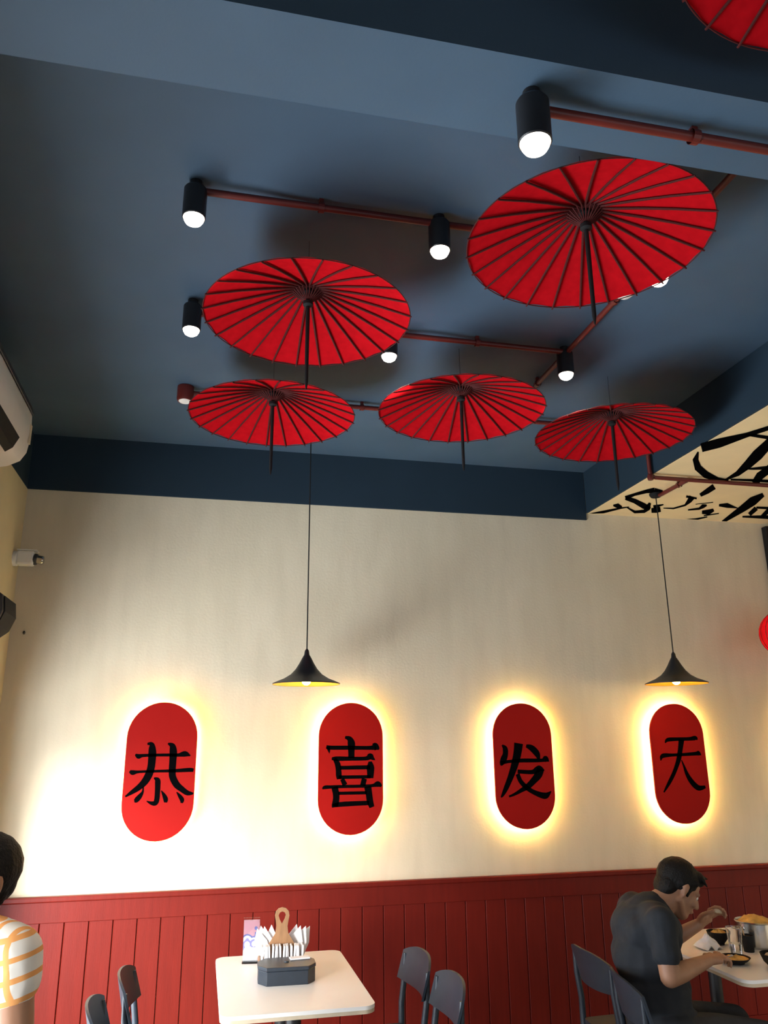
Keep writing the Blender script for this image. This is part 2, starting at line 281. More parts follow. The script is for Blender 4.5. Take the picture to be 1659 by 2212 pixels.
# ------------------------------------------------------------------ paper parasols
def make_parasol():
    R, Hh, N = 1.0, 0.34, 24
    root = thing('paper_parasol', '', 'parasol')
    cp = MB(); prof = [(0.02, 0.0), (0.2, -0.055), (0.45, -0.135), (0.7, -0.225), (0.9, -0.305), (1.0, -0.345)]
    # ridged canopy: panels bulge a little between the ribs
    vs = []; fs = []; sub = 4; n = N*sub
    for (r, z) in prof:
        for k in range(n):
            t = 2*math.pi*k/n; ph = (k % sub)/sub; b = math.sin(math.pi*ph)*0.012*r
            rr = r*(1-0.006*math.sin(math.pi*ph)*(r > 0.95))
            vs.append((rr*math.cos(t), rr*math.sin(t), z+b))
    for i in range(len(prof)-1):
        for k in range(n): k2 = (k+1) % n; fs.append((i*n+k, i*n+k2, (i+1)*n+k2, (i+1)*n+k))
    cp.add(vs, fs); cp.build('canopy', M_umb, root, smooth=1.2)
    # thin dark edge binding
    e = MB(); pts = [(0.998*math.cos(2*math.pi*k/96), 0.998*math.sin(2*math.pi*k/96), -0.346) for k in range(97)]
    e.tube(pts, 0.005, 6, cap=False); e.build('edge_cord', M_rib, root)
    rm = MB()
    rm.tube([(r, 0, z-0.014) for r, z in prof]+[(1.012, 0, -0.36)], [0.009, 0.011, 0.011, 0.010, 0.009, 0.008, 0.007], 6)
    me = rm.mesh('rib', M_rib)
    sm = MB().tube([(0.04, 0, -0.150), (0.15, 0, -0.060)], [0.006, 0.005], 5).mesh('stretcher', M_rib)
    for k in range(N):
        for nm, q in (('rib', me), ('stretcher', sm)):
            o = bpy.data.objects.new(nm, q); COL.objects.link(o); o.parent = root; o.rotation_euler = (0, 0, 2*math.pi*k/N)
    MB().lathe([(0.02, 0.03), (0.035, 0.02), (0.045, -0.01), (0.05, -0.06), (0.03, -0.075)], 16, cap0=True, cap1=True).build('hub', M_blackm, root, smooth=0.8)
    MB().lathe([(0.03, -0.15), (0.05, -0.165), (0.05, -0.20), (0.028, -0.215)], 16, cap0=True, cap1=True).build('runner', M_blackm, root, smooth=0.8)
    MB().tube([(0, 0, 0.03), (0, 0, -0.345), (0, 0, -1.02), (0, 0, -1.10)], [0.018, 0.021, 0.018, 0.006], 10).build('stick', M_blackm, root, smooth=0.8)
    MB().tube([(0, 0, 0.03), (0, 0, 0.54)], 0.0022, 6).build('hanging_wire', M_blackm, root)
    return root
proto = make_parasol()
UMB = [(0.309, 2.654, 3.30, 0.390, 'red paper parasol hung second from the beam, overlapping the leftmost parasol near the back wall'),
       (1.136, 2.002, 3.30, 0.390, 'largest red paper parasol, partly cut off by the ceiling beam'),
       (0.257, 3.610, 3.30, 0.404, 'red paper parasol at left nearest the back wall, above the left pendant cord'),
       (1.153, 3.371, 3.30, 0.405, 'red paper parasol in the middle of the three near the back wall'),
       (2.034, 3.506, 3.30, 0.406, 'red paper parasol beside the cream calligraphy ceiling'),
       (1.165, 0.820, 3.28, 0.395, 'red paper parasol corner showing in front of the beam, top right')]
for k, (x, y, z, r, lab) in enumerate(UMB):
    o = proto if k == 0 else copy_tree(proto)
    o.location = (x, y, z+0.345*r); o.scale = (r, r, r); o.rotation_euler = (0, 0, 0.13*k)
    o['label'] = lab; o['category'] = 'parasol'; o['group'] = 'red parasols under the ceiling'

# ------------------------------------------------------------------ conduits
def conduit(label, pts, clamps=(), zc=ZC, r=0.013):
    root = thing('conduit_pipe', label, 'pipe', group='red conduit runs on the ceilings')
    q = []
    pts = [Vector(p) for p in pts]
    for i, p in enumerate(pts):                     # rounded elbows
        if 0 < i < len(pts)-1:
            a = (pts[i-1]-p).normalized(); b = (pts[i+1]-p).normalized()
            q += [p+a*0.03, p+a*0.010+b*0.010, p+b*0.03]
        else: q.append(p)
    MB().tube(q, r, 12).build('pipe', M_pipe, root, smooth=0.9)
    for i in range(1, len(pts)-1):
        MB().lathe([(0.0, -0.022), (0.016, -0.018), (0.02, 0), (0.016, 0.018), (0.0, 0.022)], 12, c=pts[i]).build('elbow', M_pipe, root, smooth=0.9)
    for (x, y, z, ax) in clamps:
        m = MB(); d = 0.010
        if ax == 'x': m.lathe([(0.019, -d), (0.019, d)], 14); m.v = [(v[2]+x, v[0]+y, v[1]+z) for v in m.v]
        else: m.lathe([(0.019, -d), (0.019, d)], 14); m.v = [(v[0]+x, v[2]+y, v[1]+z) for v in m.v]
        m.box((x-0.008, y-0.008, z+0.008), (x+0.008, y+0.008, zc-0.001)); m.build('clamp', M_pipe, root)
    return root
ZP = 3.605
conduit('red ceiling conduit joining the two front spotlights, nearest the beam', [(-0.10, 2.40, ZP), (1.66, 2.40, ZP)], [(0.32, 2.40, ZP, 'x'), (1.2, 2.40, ZP, 'x')])
conduit('red ceiling conduit passing above the parasol in the middle of the room', [(-0.12, 3.235, ZP), (1.66, 3.235, ZP)], [(0.35, 3.235, ZP, 'x'), (1.2, 3.235, ZP, 'x')])
conduit('red conduit running behind the three rear parasols and down onto the cream ceiling', [(-0.15, 4.095, ZP), (2.60, 4.095, ZP), (2.60, 4.095, 3.302), (5.2, 4.095, 3.302)],
        [(0.8, 4.095, ZP, 'x'), (1.8, 4.095, ZP, 'x')])
conduit('red diagonal-looking conduit running from the beam towards the back wall', [(1.668, 1.58, ZP), (1.668, 4.075, ZP)], [(1.668, 2.75, ZP, 'y'), (1.668, 1.75, ZP, 'y'), (1.668, 3.6, ZP, 'y')])
conduit('short red conduit stub feeding the pendant lamp on the cream ceiling', [(2.862, 4.115, 3.305), (2.862, 4.425, 3.305)], [(2.862, 4.2, 3.305, 'y')], zc=3.33)
conduit('red conduit under the ceiling beam beside the near spotlight', [(0.72, 1.435, 3.222), (3.6, 1.435, 3.222)], [(1.14, 1.435, 3.222, 'x'), (2.0, 1.435, 3.222, 'x')], zc=3.25)
o = thing('junction_box', 'red conduit junction box at the far left end of the rear pipe', 'junction box', (-0.185, 4.095, ZP-0.021))
MB().lathe([(0.0, -0.03), (0.04, -0.03), (0.045, -0.02), (0.045, 0.054), (0.0, 0.054)], 20).build('body', M_pipe, o, smooth=0.6)
MB().lathe([(0.0, -0.036), (0.03, -0.034), (0.034, -0.030)], 20).build('cover', M_plastic, o, smooth=0.6)

# ------------------------------------------------------------------ cylinder spotlights
def make_spot():
    root = thing('ceiling_spotlight', '', 'spotlight')
    R = 0.040
    MB().lathe([(0.0, 0.118), (R*0.9, 0.118), (R, 0.111), (R, 0.0), (R-0.003, -0.003), (R-0.005, 0.004), (R-0.005, 0.02)], 28).build('housing', M_black, root, smooth=0.5)
    MB().lathe([(R-0.0052, 0.008), (R*0.84, -0.010), (R*0.70, -0.020), (R*0.45, -0.027), (R*0.2, -0.030), (0.0005, -0.031)], 28, cap1=True).build('lens', M_lens, root, smooth=0.8)
    MB().tube([(0, 0, 0.110), (0, 0, 0.125)], 0.010, 10).build('stem', M_black, root)
    MB().lathe([(0.0, 0.118), (0.018, 0.119), (0.022, 0.125), (0.022, 0.1445), (0, 0.1445)], 18).build('box', M_black, root, smooth=0.6)
    return root
proto = make_spot()
SP = [(-0.121, 2.40, 3.495, 'black cylinder spotlight at the left end of the front conduit'),
      (0.763, 2.405, 3.495, 'black cylinder spotlight between the two large parasols'),
      (1.645, 2.385, 3.480, 'spotlight glowing just past the right rim of the largest parasol'),
      (-0.138, 3.185, 3.495, 'black cylinder spotlight left of the middle parasol rim'),
      (0.764, 3.245, 3.495, 'spotlight lens peeking out below the right rim of the middle parasol'),
      (1.664, 3.255, 3.495, 'black cylinder spotlight beside the pipe crossing near the rear parasols'),
      (0.692, 1.415, 3.105, 'big black spotlight on the underside of the beam')]
for k, (x, y, z, lab) in enumerate(SP):
    o = proto if k == 0 else copy_tree(proto)
    o.location = (x, y, z); o['label'] = lab; o['category'] = 'spotlight'; o['group'] = 'black cylinder ceiling spotlights'
    l = bpy.data.lights.new('spot_glow', 'SPOT'); l.energy = 14; l.color = (1.0, 0.88, 0.68); l.spot_size = math.radians(95); l.spot_blend = 0.9; l.shadow_soft_size = 0.03
    lo = bpy.data.objects.new('spot_glow', l); COL.objects.link(lo); lo.location = (x, y, z-0.045)
fx = thing('ceiling_dome_fitting', 'white rounded ceiling fitting beside the diagonal-looking conduit, behind the largest parasol', 'ceiling fitting', (1.598, 2.555, 3.64))
MB().lathe([(0.055, 0.0), (0.055, -0.02), (0.035, -0.03), (0.03, -0.06)], 20).build('base', M_plastic, fx, smooth=0.6)
MB().lathe([(0.03, -0.06), (0.045, -0.075), (0.05, -0.10), (0.04, -0.13), (0.02, -0.145), (0.0005, -0.148)], 20).build('dome', M_plastic, fx, smooth=1)

# ------------------------------------------------------------------ pendants
def pendant(x, y, zr, ztop, lab):
    root = thing('pendant_lamp', lab, 'pendant lamp', (x, y, zr), group='black flared pendant lamps')
    R = 0.188
    out = [(R, 0.0), (R, 0.006), (0.165, 0.016), (0.125, 0.032), (0.088, 0.055), (0.062, 0.083), (0.042, 0.115), (0.028, 0.142), (0.019, 0.158)]
    MB().lathe(out+[(0.0, 0.160)], 48).build('shade', M_black, root, smooth=0.7)
    MB().lathe([(R-0.001, 0.001)]+[(r-0.004, z-0.004) for r, z in out[2:]]+[(0.0, 0.150)], 48).build('shade_lining', M_gold, root, smooth=0.9)
    MB().lathe([(0.019, 0.156), (0.015, 0.165), (0.012, 0.186), (0.004, 0.198)], 20, cap1=True).build('cap', M_black, root, smooth=0.6)
    MB().lathe([(0.0, 0.085), (0.011, 0.083), (0.012, 0.066), (0.016, 0.050), (0.023, 0.034), (0.026, 0.018), (0.021, 0.005), (0.010, -0.003), (0.0, -0.004)], 20).build('bulb', M_bulb, root, smooth=1)
    MB().tube([(0, 0, 0.195), (0, 0, ztop-zr-0.02)], 0.0036, 8).build('cord', M_blackm, root)
    MB().lathe([(0.0, -0.024), (0.032, -0.024), (0.04, -0.012), (0.042, 0.0), (0.0, 0.0)], 24, c=(0, 0, ztop-zr)).build('ceiling_rose', M_blackm, root, smooth=0.6)
    l = bpy.data.lights.new('pendant_glow', 'POINT'); l.energy = 3.0; l.color = (1.0, 0.68, 0.28); l.shadow_soft_size = 0.03
    lo = bpy.data.objects.new('pendant_glow', l); COL.objects.link(lo); lo.location = (x, y, zr-0.012)
pendant(0.557, 4.47, 2.070, ZC, 'black flared pendant lamp hanging above the free dining table')
pendant(2.862, 4.47, 2.090, 3.33, 'black flared pendant lamp hanging from the cream calligraphy ceiling')

# ------------------------------------------------------------------ plaques
def capsule(w, h, n=20):
    r = w/2; z = h/2-r
    return [(r*math.cos(math.pi*k/n), z+r*math.sin(math.pi*k/n)) for k in range(n+1)]+[(-r*math.cos(math.pi*k/n), -z-r*math.sin(math.pi*k/n)) for k in range(n+1)]
PWd, PH = 0.397, 0.762
def plaque(x, strokes, lab):
    dx = x*(1-0.9865); x -= dx
    root = thing('wall_plaque', lab, 'wall sign', (x, YB, 1.613), group='backlit red character plaques')
    yf = -0.070
    MB().prism(capsule(PWd, PH), lambda a, b: (a, yf, b), lambda a, b: (a, yf+0.014, b)).build('panel', M_plaque, root, smooth=0.6, bevel=0.0)
    inner = capsule(PWd-0.07, PH-0.07)
    MB().prism(inner, lambda a, b: (a, yf+0.0142, b), lambda a, b: (a, -0.020, b)).build('backing_box', M_white, root)
    # light strip round the edge of the backing box, shining onto the wall
    m = MB(); A = capsule(PWd-0.066, PH-0.066); B = capsule(PWd-0.050, PH-0.050); n = len(A)
    m.add([(a, -0.046, b) for a, b in A]+[(a, -0.046, b) for a, b in B], [(i, (i+1) % n, (i+1) % n+n, i+n) for i in range(n)])
    m.build('light_strip', M_led, root)
    if strokes:
        mb = ribbon(strokes, lambda u, v: (u/1000+dx, yf-0.0008, v/1000-0.002))
        mb.build('character', M_ink, root)['label'] = 'black brush character'
plaque(-0.222, GONG, 'backlit red capsule plaque with a black character, leftmost of the row')
plaque(0.908, XI, 'backlit red capsule plaque below the left pendant lamp, densest character')
plaque(2.040, FA, 'backlit red capsule plaque between the two pendant lamps, third from left')
plaque(3.160, TIAN, 'backlit red capsule plaque above the seated diner, below the right pendant')
plaque(4.285, None, 'backlit red capsule plaque beyond the right edge of the picture')

# ------------------------------------------------------------------ air conditioner, camera, speaker, lantern, panel
ac = thing('air_conditioner', 'white wall-mounted split air conditioner at upper left', 'air conditioner', (XL, 3.07, 0))
prof = [(0.0, 3.085), (0.06, 3.072), (0.12, 3.085), (0.175, 3.115), (0.20, 3.16), (0.212, 3.25), (0.205, 3.36), (0.19, 3.40), (0.16, 3.415), (0.0, 3.415)]
MB().prism(prof, lambda a, b: (a, 0, b), lambda a, b: (a, 0.93, b)).build('body', M_plastic, ac, smooth=0.5, bevel=0.006)
MB().prism([(0.150, 3.088), (0.182, 3.112), (0.206, 3.165), (0.200, 3.170), (0.170, 3.12), (0.146, 3.095)], lambda a, b: (a+0.003, 0.03, b-0.001), lambda a, b: (a+0.003, 0.72, b-0.001)).build('louvre', M_blackm, ac)
MB().prism([(0.172, 3.417), (0.196, 3.404), (0.210, 3.362), (0.214, 3.364), (0.200, 3.41), (0.174, 3.424)], lambda a, b: (a, 0.0, b), lambda a, b: (a, 0.93, b)).build('top_grille', M_grey, ac)
MB().box((0.208, 0.885, 3.20), (0.2155, 0.912, 3.30)).build('label_sticker', M_edge, ac)
cc = thing('security_camera', 'small white security camera in the left corner by the back wall', 'security camera', (XL, 4.87, 2.81))
MB().lathe([(0.0, 0.0), (0.045, 0.0), (0.045, 0.02), (0.02, 0.03), (0.0, 0.03)], 20).build('mount', M_plastic, cc, smooth=0.6)
cc.children[0].rotation_euler = (0, P2, 0)
b = MB().box((0.02, -0.035, -0.04), (0.115, 0.035, 0.045)).build('body', M_plastic, cc, bevel=0.012)
q = MB().lathe([(0.034, 0.0), (0.034, 0.012), (0.03, 0.02)], 20, cap1=True).build('lens_ring', M_grey, cc, smooth=0.6); q.location = (0.112, 0, 0); q.rotation_euler = (0, P2+0.15, 0)
q = MB().lathe([(0.027, 0.0), (0.027, 0.035), (0.022, 0.042)], 20, cap1=True).build('lens', M_steel, cc, smooth=0.6); q.location = (0.125, 0, 0); q.rotation_euler = (0, P2+0.15, 0)
MB().box((0.02, -0.038, 0.045), (0.13, 0.038, 0.050)).build('sun_hood', M_plastic, cc)
sk = thing('wall_speaker', 'dark grey wedge wall speaker at the left picture edge', 'speaker', (XL, 4.22, 2.40))
MB().prism([(0.03, -0.12), (0.09, -0.13), (0.14, -0.09), (0.165, -0.02), (0.155, 0.06), (0.05, 0.13), (0.03, 0.13)], lambda a, b: (a, -0.14, b), lambda a, b: (a, 0.14, b)).build('cabinet', M_grey, sk, bevel=0.01)
MB().box((0.0, -0.03, -0.05), (0.032, 0.03, 0.05)).build('bracket', M_black, sk)
MB().prism([(0.095, -0.125), (0.143, -0.088), (0.169, -0.02), (0.160, 0.055), (0.157, 0.054), (0.164, -0.02), (0.139, -0.085), (0.093, -0.121)], lambda a, b: (a+0.002, -0.12, b), lambda a, b: (a+0.002, 0.12, b)).build('grille', M_blackm, sk)
nl = thing('wall_nail', 'tiny dark nail in the plaster left of the first plaque', 'nail', (-1.051, YB, 2.394))
m = MB().lathe([(0.0, -0.0), (0.007, 0.0), (0.007, 0.004), (0.003, 0.006), (0.003, 0.02)], 10); m.v = [(v[0], -v[2], v[1]*1.6) for v in m.v]; m.build('head', M_grey, nl)
dp = thing('wall_panel', 'tall black panel at the right end of the back wall', 'wall panel', (4.062, YB, 2.10))
MB().box((0, -0.05, 0), (0.75, 0, 1.20)).build('board', M_blackm, dp, bevel=0.006)
MB().box((0.03, -0.056, 0.03), (0.72, -0.05, 1.17)).build('inset', M_black, dp, bevel=0.002)
M_lant = paper_red('lantern_silk', (0.75, 0.02, 0.03), 0.5)
ln = thing('paper_lantern', 'round red lantern at the right picture edge', 'lantern', (3.862, 4.60, 2.443), group=None)
R = 0.205
vs = []; N = 20; sub = 3; n = N*sub; m = MB(); K = 16
for i in range(K+1):
    a = -1.32+2.64*i/K
    for k in range(n):
        t = 2*math.pi*k/n; bul = 1+0.018*math.sin(math.pi*((k % sub)/sub))
        vs.append((R*math.cos(a)*bul*math.cos(t), R*math.cos(a)*bul*math.sin(t), R*0.86*math.sin(a)))
m.add(vs, [(i*n+k, i*n+(k+1) % n, (i+1)*n+(k+1) % n, (i+1)*n+k) for i in range(K) for k in range(n)])
m.build('silk_body', M_lant, ln, smooth=1.0)
rb = MB().tube([(R*1.006*math.cos(-1.32+2.64*i/12), 0, R*0.866*math.sin(-1.32+2.64*i/12)) for i in range(13)], 0.002, 5).mesh('rib', M_pipe)
for k in range(N):
    o = bpy.data.objects.new('rib', rb); COL.objects.link(o); o.parent = ln; o.rotation_euler = (0, 0, 2*math.pi*k/N)
for zz, nm in ((0.165, 'top_cap'), (-0.195, 'bottom_cap')):
    MB().lathe([(0.0, 0.0), (0.056, 0.0), (0.056, 0.03), (0.0, 0.03)], 24, c=(0, 0, zz)).build(nm, M_gold, ln, smooth=0.5)
MB().tube([(0, 0, 0.19), (0, 0, 3.33-2.443)], 0.003, 6).build('cord', M_blackm, ln)
tsl = MB()
for k in range(14): tsl.tube([(0.004*math.cos(k), 0.004*math.sin(k), -0.195), (0.018*math.cos(k*2.4), 0.018*math.sin(k*2.4), -0.40)], 0.003, 4)
tsl.build('tassel', M_lant, ln)
l = bpy.data.lights.new('lantern_glow', 'POINT'); l.energy = 0.8; l.color = (1.0, 0.45, 0.3); l.shadow_soft_size = 0.04
lo = bpy.data.objects.new('lantern_glow', l); COL.objects.link(lo); lo.location = (3.862, 4.60, 2.443)

# ------------------------------------------------------------------ tables
def round_rect(x0, y0, x1, y1, r, n=8):
    P = []
    for cx, cy, a0 in ((x1-r, y1-r, 0), (x0+r, y1-r, P2), (x0+r, y0+r, 2*P2), (x1-r, y0+r, 3*P2)):
        for k in range(n+1): a = a0+P2*k/n; P.append((cx+r*math.cos(a), cy+r*math.sin(a)))
    return P
def table(x0, y0, x1, y1, lab):
    cx, cy = (x0+x1)/2, (y0+y1)/2
    root = thing('dining_table', lab, 'table', (cx, cy, 0), group='white topped pedestal tables')
    w, d = (x1-x0)/2, (y1-y0)/2
    MB().prism(round_rect(-w, -d, w, d, 0.05), lambda a, b: (a, b, 0.736), lambda a, b: (a, b, 0.750)).build('table_top', M_top, root, smooth=0.5)
    MB().prism(round_rect(-w+0.001, -d+0.001, w-0.001, d-0.001, 0.05), lambda a, b: (a, b, 0.722), lambda a, b: (a, b, 0.7358)).build('edge_band', M_edge, root, smooth=0.5)
    for s in (-1, 1):
        MB().tube([(0, s*0.24, 0.02), (0, s*0.24, 0.70)], 0.032, 18).build('leg', M_black, root, smooth=0.6)
        MB().box((-0.22, s*0.24-0.03, 0), (0.22, s*0.24+0.03, 0.022)).build('foot', M_black, root, bevel=0.005)
        MB().box((-0.18, s*0.24-0.02, 0.70), (0.18, s*0.24+0.02, 0.7218)).build('bracket', M_black, root)
table(0.128, 3.485, 0.742, 4.40, 'unoccupied white dining table holding a napkin caddy')
table(2.360, 3.412, 2.975, 4.335, 'white dining table laid with food in front of the seated diner')

# ------------------------------------------------------------------ chairs
def make_chair():
    root = thing('dining_chair', '', 'chair')           # faces +x, origin on the floor under the backrest
    yh = 0.185
    def back(u, v):
        a = (u-0.5)*2; y = a*0.205; x = -0.045*(1-a*a)+0.0+0.02
        top = 0.805-0.035*abs(a)**3; bot = 0.640+0.012*abs(a)**3
        z = bot+(top-bot)*v
        return x-0.035*(v-0.2), y, z
    m = MB()
    nu, nv = 22, 8
    F = [back(i/nu, j/nv) for i in range(nu+1) for j in range(nv+1)]
    B = [(x-0.011, y, z) for x, y, z in F]
    N1 = (nu+1)*(nv+1); fs = []
    for i in range(nu):
        for j in range(nv):
            a, b, c, d = i*(nv+1)+j, (i+1)*(nv+1)+j, (i+1)*(nv+1)+j+1, i*(nv+1)+j+1
            fs += [(a, b, c, d), (N1+d, N1+c, N1+b, N1+a)]
    for i in range(nu):
        a, b = i*(nv+1), (i+1)*(nv+1); fs.append((a, N1+a, N1+b, b)); a += nv; b += nv; fs.append((b, N1+b, N1+a, a))
    for j in range(nv):
        fs.append((j+1, N1+j+1, N1+j, j)); k = nu*(nv+1)+j; fs.append((k, N1+k, N1+k+1, k+1))
    m.add(F+B, fs); m.build('backrest', M_chair, root, smooth=0.9)
    for s in (-1, 1):
        MB().tube([(-0.012, s*yh, 0.76), (-0.006, s*yh, 0.66), (0.01, s*yh, 0.55), (0.012, s*yh, 0.42)], [0.010, 0.014, 0.015, 0.016], 10).build('back_post', M_chair, root, smooth=0.9)
    MB().prism(round_rect(0.0, -0.20, 0.42, 0.20, 0.06), lambda a, b: (a, b*(1-0.06*(a < 0.1)), 0.432+0.012*((a-0.2)/0.2)**2), lambda a, b: (a, b*(1-0.06*(a < 0.1)), 0.452+0.012*((a-0.2)/0.2)**2)).build('seat', M_chair, root, smooth=0.6)
    for (x, s, dx) in ((0.03, -1, -0.045), (0.03, 1, -0.045), (0.38, -1, 0.03), (0.38, 1, 0.03)):
        MB().tube([(x, s*0.172, 0.432), (x+dx, s*0.195, 0.0)], [0.018, 0.012], 10).build('leg', M_wood, root, smooth=0.9)
    MB().box((0.02, -0.17, 0.405), (0.39, 0.17, 0.431)).build('seat_frame', M_chair, root)
    return root
proto = make_chair()
CH = [(1.035, 4.03, math.pi+0.03, 'charcoal dining chair right of the free table, nearer the wall'),
      (1.065, 3.60, math.pi-0.02, 'charcoal dining chair right of the free table, nearer the viewer'),
      (-0.235, 4.035, -0.02, 'charcoal dining chair left of the free table, nearer the wall'),
      (-0.315, 3.61, 0.03, 'charcoal dining chair left of the free table, cut by the bottom edge'),
      (1.885, 3.885, 0.0, 'empty charcoal dining chair just behind the seated diner'),
      (1.835, 3.455, -0.20, 'charcoal dining chair the seated diner is sitting on')]
for k, (x, y, a, lab) in enumerate(CH):
    o = proto if k == 0 else copy_tree(proto)
    o.location = (x, y, 0); o.rotation_euler = (0, 0, a); o['label'] = lab; o['category'] = 'chair'; o['group'] = 'charcoal dining chairs'

# ------------------------------------------------------------------ things on the free table
ZT = 0.750
def card_mat():
    m, t, b = nt('printed_card'); b.inputs['Roughness'].default_value = 0.4
    tc = t.nodes.new('ShaderNodeTexCoord'); sp = t.nodes.new('ShaderNodeSeparateXYZ'); t.links.new(tc.outputs['Object'], sp.inputs[0])
    n = t.nodes.new('ShaderNodeTexVoronoi'); n.inputs['Scale'].default_value = 26; t.links.new(tc.outputs['Object'], n.inputs[0])
    ad = t.nodes.new('ShaderNodeMath'); ad.operation = 'MULTIPLY_ADD'; ad.inputs[1].default_value = 5.5
    t.links.new(sp.outputs['Z'], ad.inputs[0]); 
    ml = t.nodes.new('ShaderNodeMath'); ml.operation = 'MULTIPLY'; ml.inputs[1].default_value = 0.5; t.links.new(n.outputs['Distance'], ml.inputs[0])
    t.links.new(ml.outputs[0], ad.inputs[2])
    r = t.nodes.new('ShaderNodeValToRGB'); r.color_ramp.interpolation = 'CONSTANT'
    e = r.color_ramp.elements; e[0].color = (0.8, 0.8, 0.82, 1); e[0].position = 0
    for pos, c in ((0.20, (0.75, 0.62, 0.6)), (0.25, (0.82, 0.82, 0.84)), (0.68, (0.25, 0.24, 0.55)), (0.78, (0.72, 0.75, 0.85)), (0.90, (0.12, 0.14, 0.42)), (1.0, (0.6, 0.3, 0.35))):
        x = e.new(pos); x.color = (*c, 1)
    t.links.new(ad.outputs[0], r.inputs[0]); t.links.new(r.outputs[0], b.inputs['Base Color']); return m
M_card = card_mat()
def glass_mat(name, col=(0.95, 0.97, 1.0), rough=0.02):
    m, t, b = nt(name)
    b.inputs['Base Color'].default_value = (*col, 1); b.inputs['Roughness'].default_value = rough
    b.inputs['Transmission Weight'].default_value = 1.0; b.inputs['IOR'].default_value = 1.45; return m
M_glass = glass_mat('clear_glass'); M_water = glass_mat('water', (0.96, 0.98, 1.0)); M_water.node_tree.nodes['Principled BSDF'].inputs['IOR'].default_value = 1.33
mc = thing('menu_card', 'upright printed menu card in a clear stand on the free table', 'menu card', (0.290, 4.265, ZT), -0.15)
MB().box((-0.040, -0.030, 0), (0.040, 0.030, 0.008)).build('stand_base', M_glass, mc, bevel=0.002)
MB().box((-0.038, -0.003, 0.0085), (0.038, 0.003, 0.185)).build('card', M_card, mc)
MB().box((-0.040, -0.0075, 0.0085), (0.040, -0.0035, 0.195)).build('clear_sleeve', M_glass, mc)
# wooden caddy with a looped handle
cy = thing('napkin_caddy', 'wooden caddy with a loop handle on the free table', 'caddy', (0.420, 4.115, ZT), -0.05)
MB().box((-0.105, -0.085, 0), (0.105, 0.085, 0.010)).build('base', M_ply, cy, bevel=0.002)
for y, h in ((-0.085, 0.035), (0.078, 0.075)):
    MB().box((-0.105, y, 0.0102), (0.105, y+0.007, h)).build('side_board', M_ply, cy, bevel=0.0015)
for x in (-0.105, 0.098):
    MB().box((x, -0.0775, 0.0102), (x+0.007, 0.0775, 0.055)).build('end_board', M_ply, cy, bevel=0.0015)
outl = [(-0.075, 0.0105), (0.075, 0.0105), (0.072, 0.085), (0.050, 0.120), (0.030, 0.150), (0.026, 0.180), (0.030, 0.205), (0.034, 0.225), (0.030, 0.243), (0.017, 0.256), (0.0, 0.260),
        (-0.017, 0.256), (-0.030, 0.243), (-0.034, 0.225), (-0.030, 0.205), (-0.026, 0.180), (-0.030, 0.150), (-0.050, 0.120), (-0.072, 0.085)]
hole = [(0.0, 0.190), (0.011, 0.208), (0.017, 0.226), (0.012, 0.238), (0.0, 0.243), (-0.012, 0.238), (-0.017, 0.226), (-0.011, 0.208)]
bm = bmesh.new()
def loop(pts):
    vs = [bm.verts.new((x, 0, z)) for x, z in pts]; return [bm.edges.new((vs[i], vs[(i+1) % len(vs)])) for i in range(len(vs))]
es = loop(outl)+loop(hole)
bmesh.ops.triangle_fill(bm, use_beauty=True, edges=es)
r = bmesh.ops.extrude_face_region(bm, geom=bm.faces[:])
bmesh.ops.translate(bm, verts=[v for v in r['geom'] if isinstance(v, bmesh.types.BMVert)], vec=(0, 0.010, 0))
bmesh.ops.recalc_face_normals(bm, faces=bm.faces)
me = bpy.data.meshes.new('handle_board'); bm.to_mesh(me); bm.free(); me.materials.append(M_ply)
o = bpy.data.objects.new('handle_board', me); COL.objects.link(o); o.parent = cy; o.location = (0, -0.005, 0)
# folded napkins fanning out behind the handle, on both sides
M0 = Matrix.Translation((0.420, 4.115, ZT)) @ Matrix.Rotation(-0.05, 4, 'Z')
nap = MB()
nap.add([(-0.028, -0.0035, 0), (0.028, -0.0035, 0), (0.030, -0.003, 0.10), (0.004, -0.001, 0.165), (-0.028, -0.003, 0.115),
         (-0.028, 0.0035, 0), (0.028, 0.0035, 0), (0.030, 0.003, 0.10), (0.004, 0.001, 0.165), (-0.028, 0.003, 0.115)],
        [(0,1,2,3,4), (9,8,7,6,5), (0,5,6,1), (1,6,7,2), (2,7,8,3), (3,8,9,4), (4,9,5,0)])
nme = nap.mesh('folded_napkin', M_paper)
NK = [(-0.060, 0.026, -0.36, 'left outermost'), (-0.048, 0.038, -0.22, 'left second'), (-0.034, 0.051, -0.10, 'left third'), (-0.055, 0.064, -0.28, 'left rear'),
      (0.050, 0.026, 0.22, 'right front'), (0.060, 0.038, 0.32, 'right second'), (0.046, 0.051, 0.14, 'right third'), (0.066, 0.064, 0.42, 'right outermost')]
for k, (x, y, a, w) in enumerate(NK):
    o = bpy.data.objects.new('folded_napkin', nme); COL.objects.link(o)
    o.matrix_world = M0 @ Matrix.Translation((x, y, 0.013)) @ Matrix.Rotation(a, 4, 'Y') @ Matrix.Rotation(-0.1*(k % 3), 4, 'Z')
    tag(o, 'white folded napkin fanned behind the caddy handle, '+w, 'napkin', 'white napkins in the caddy')
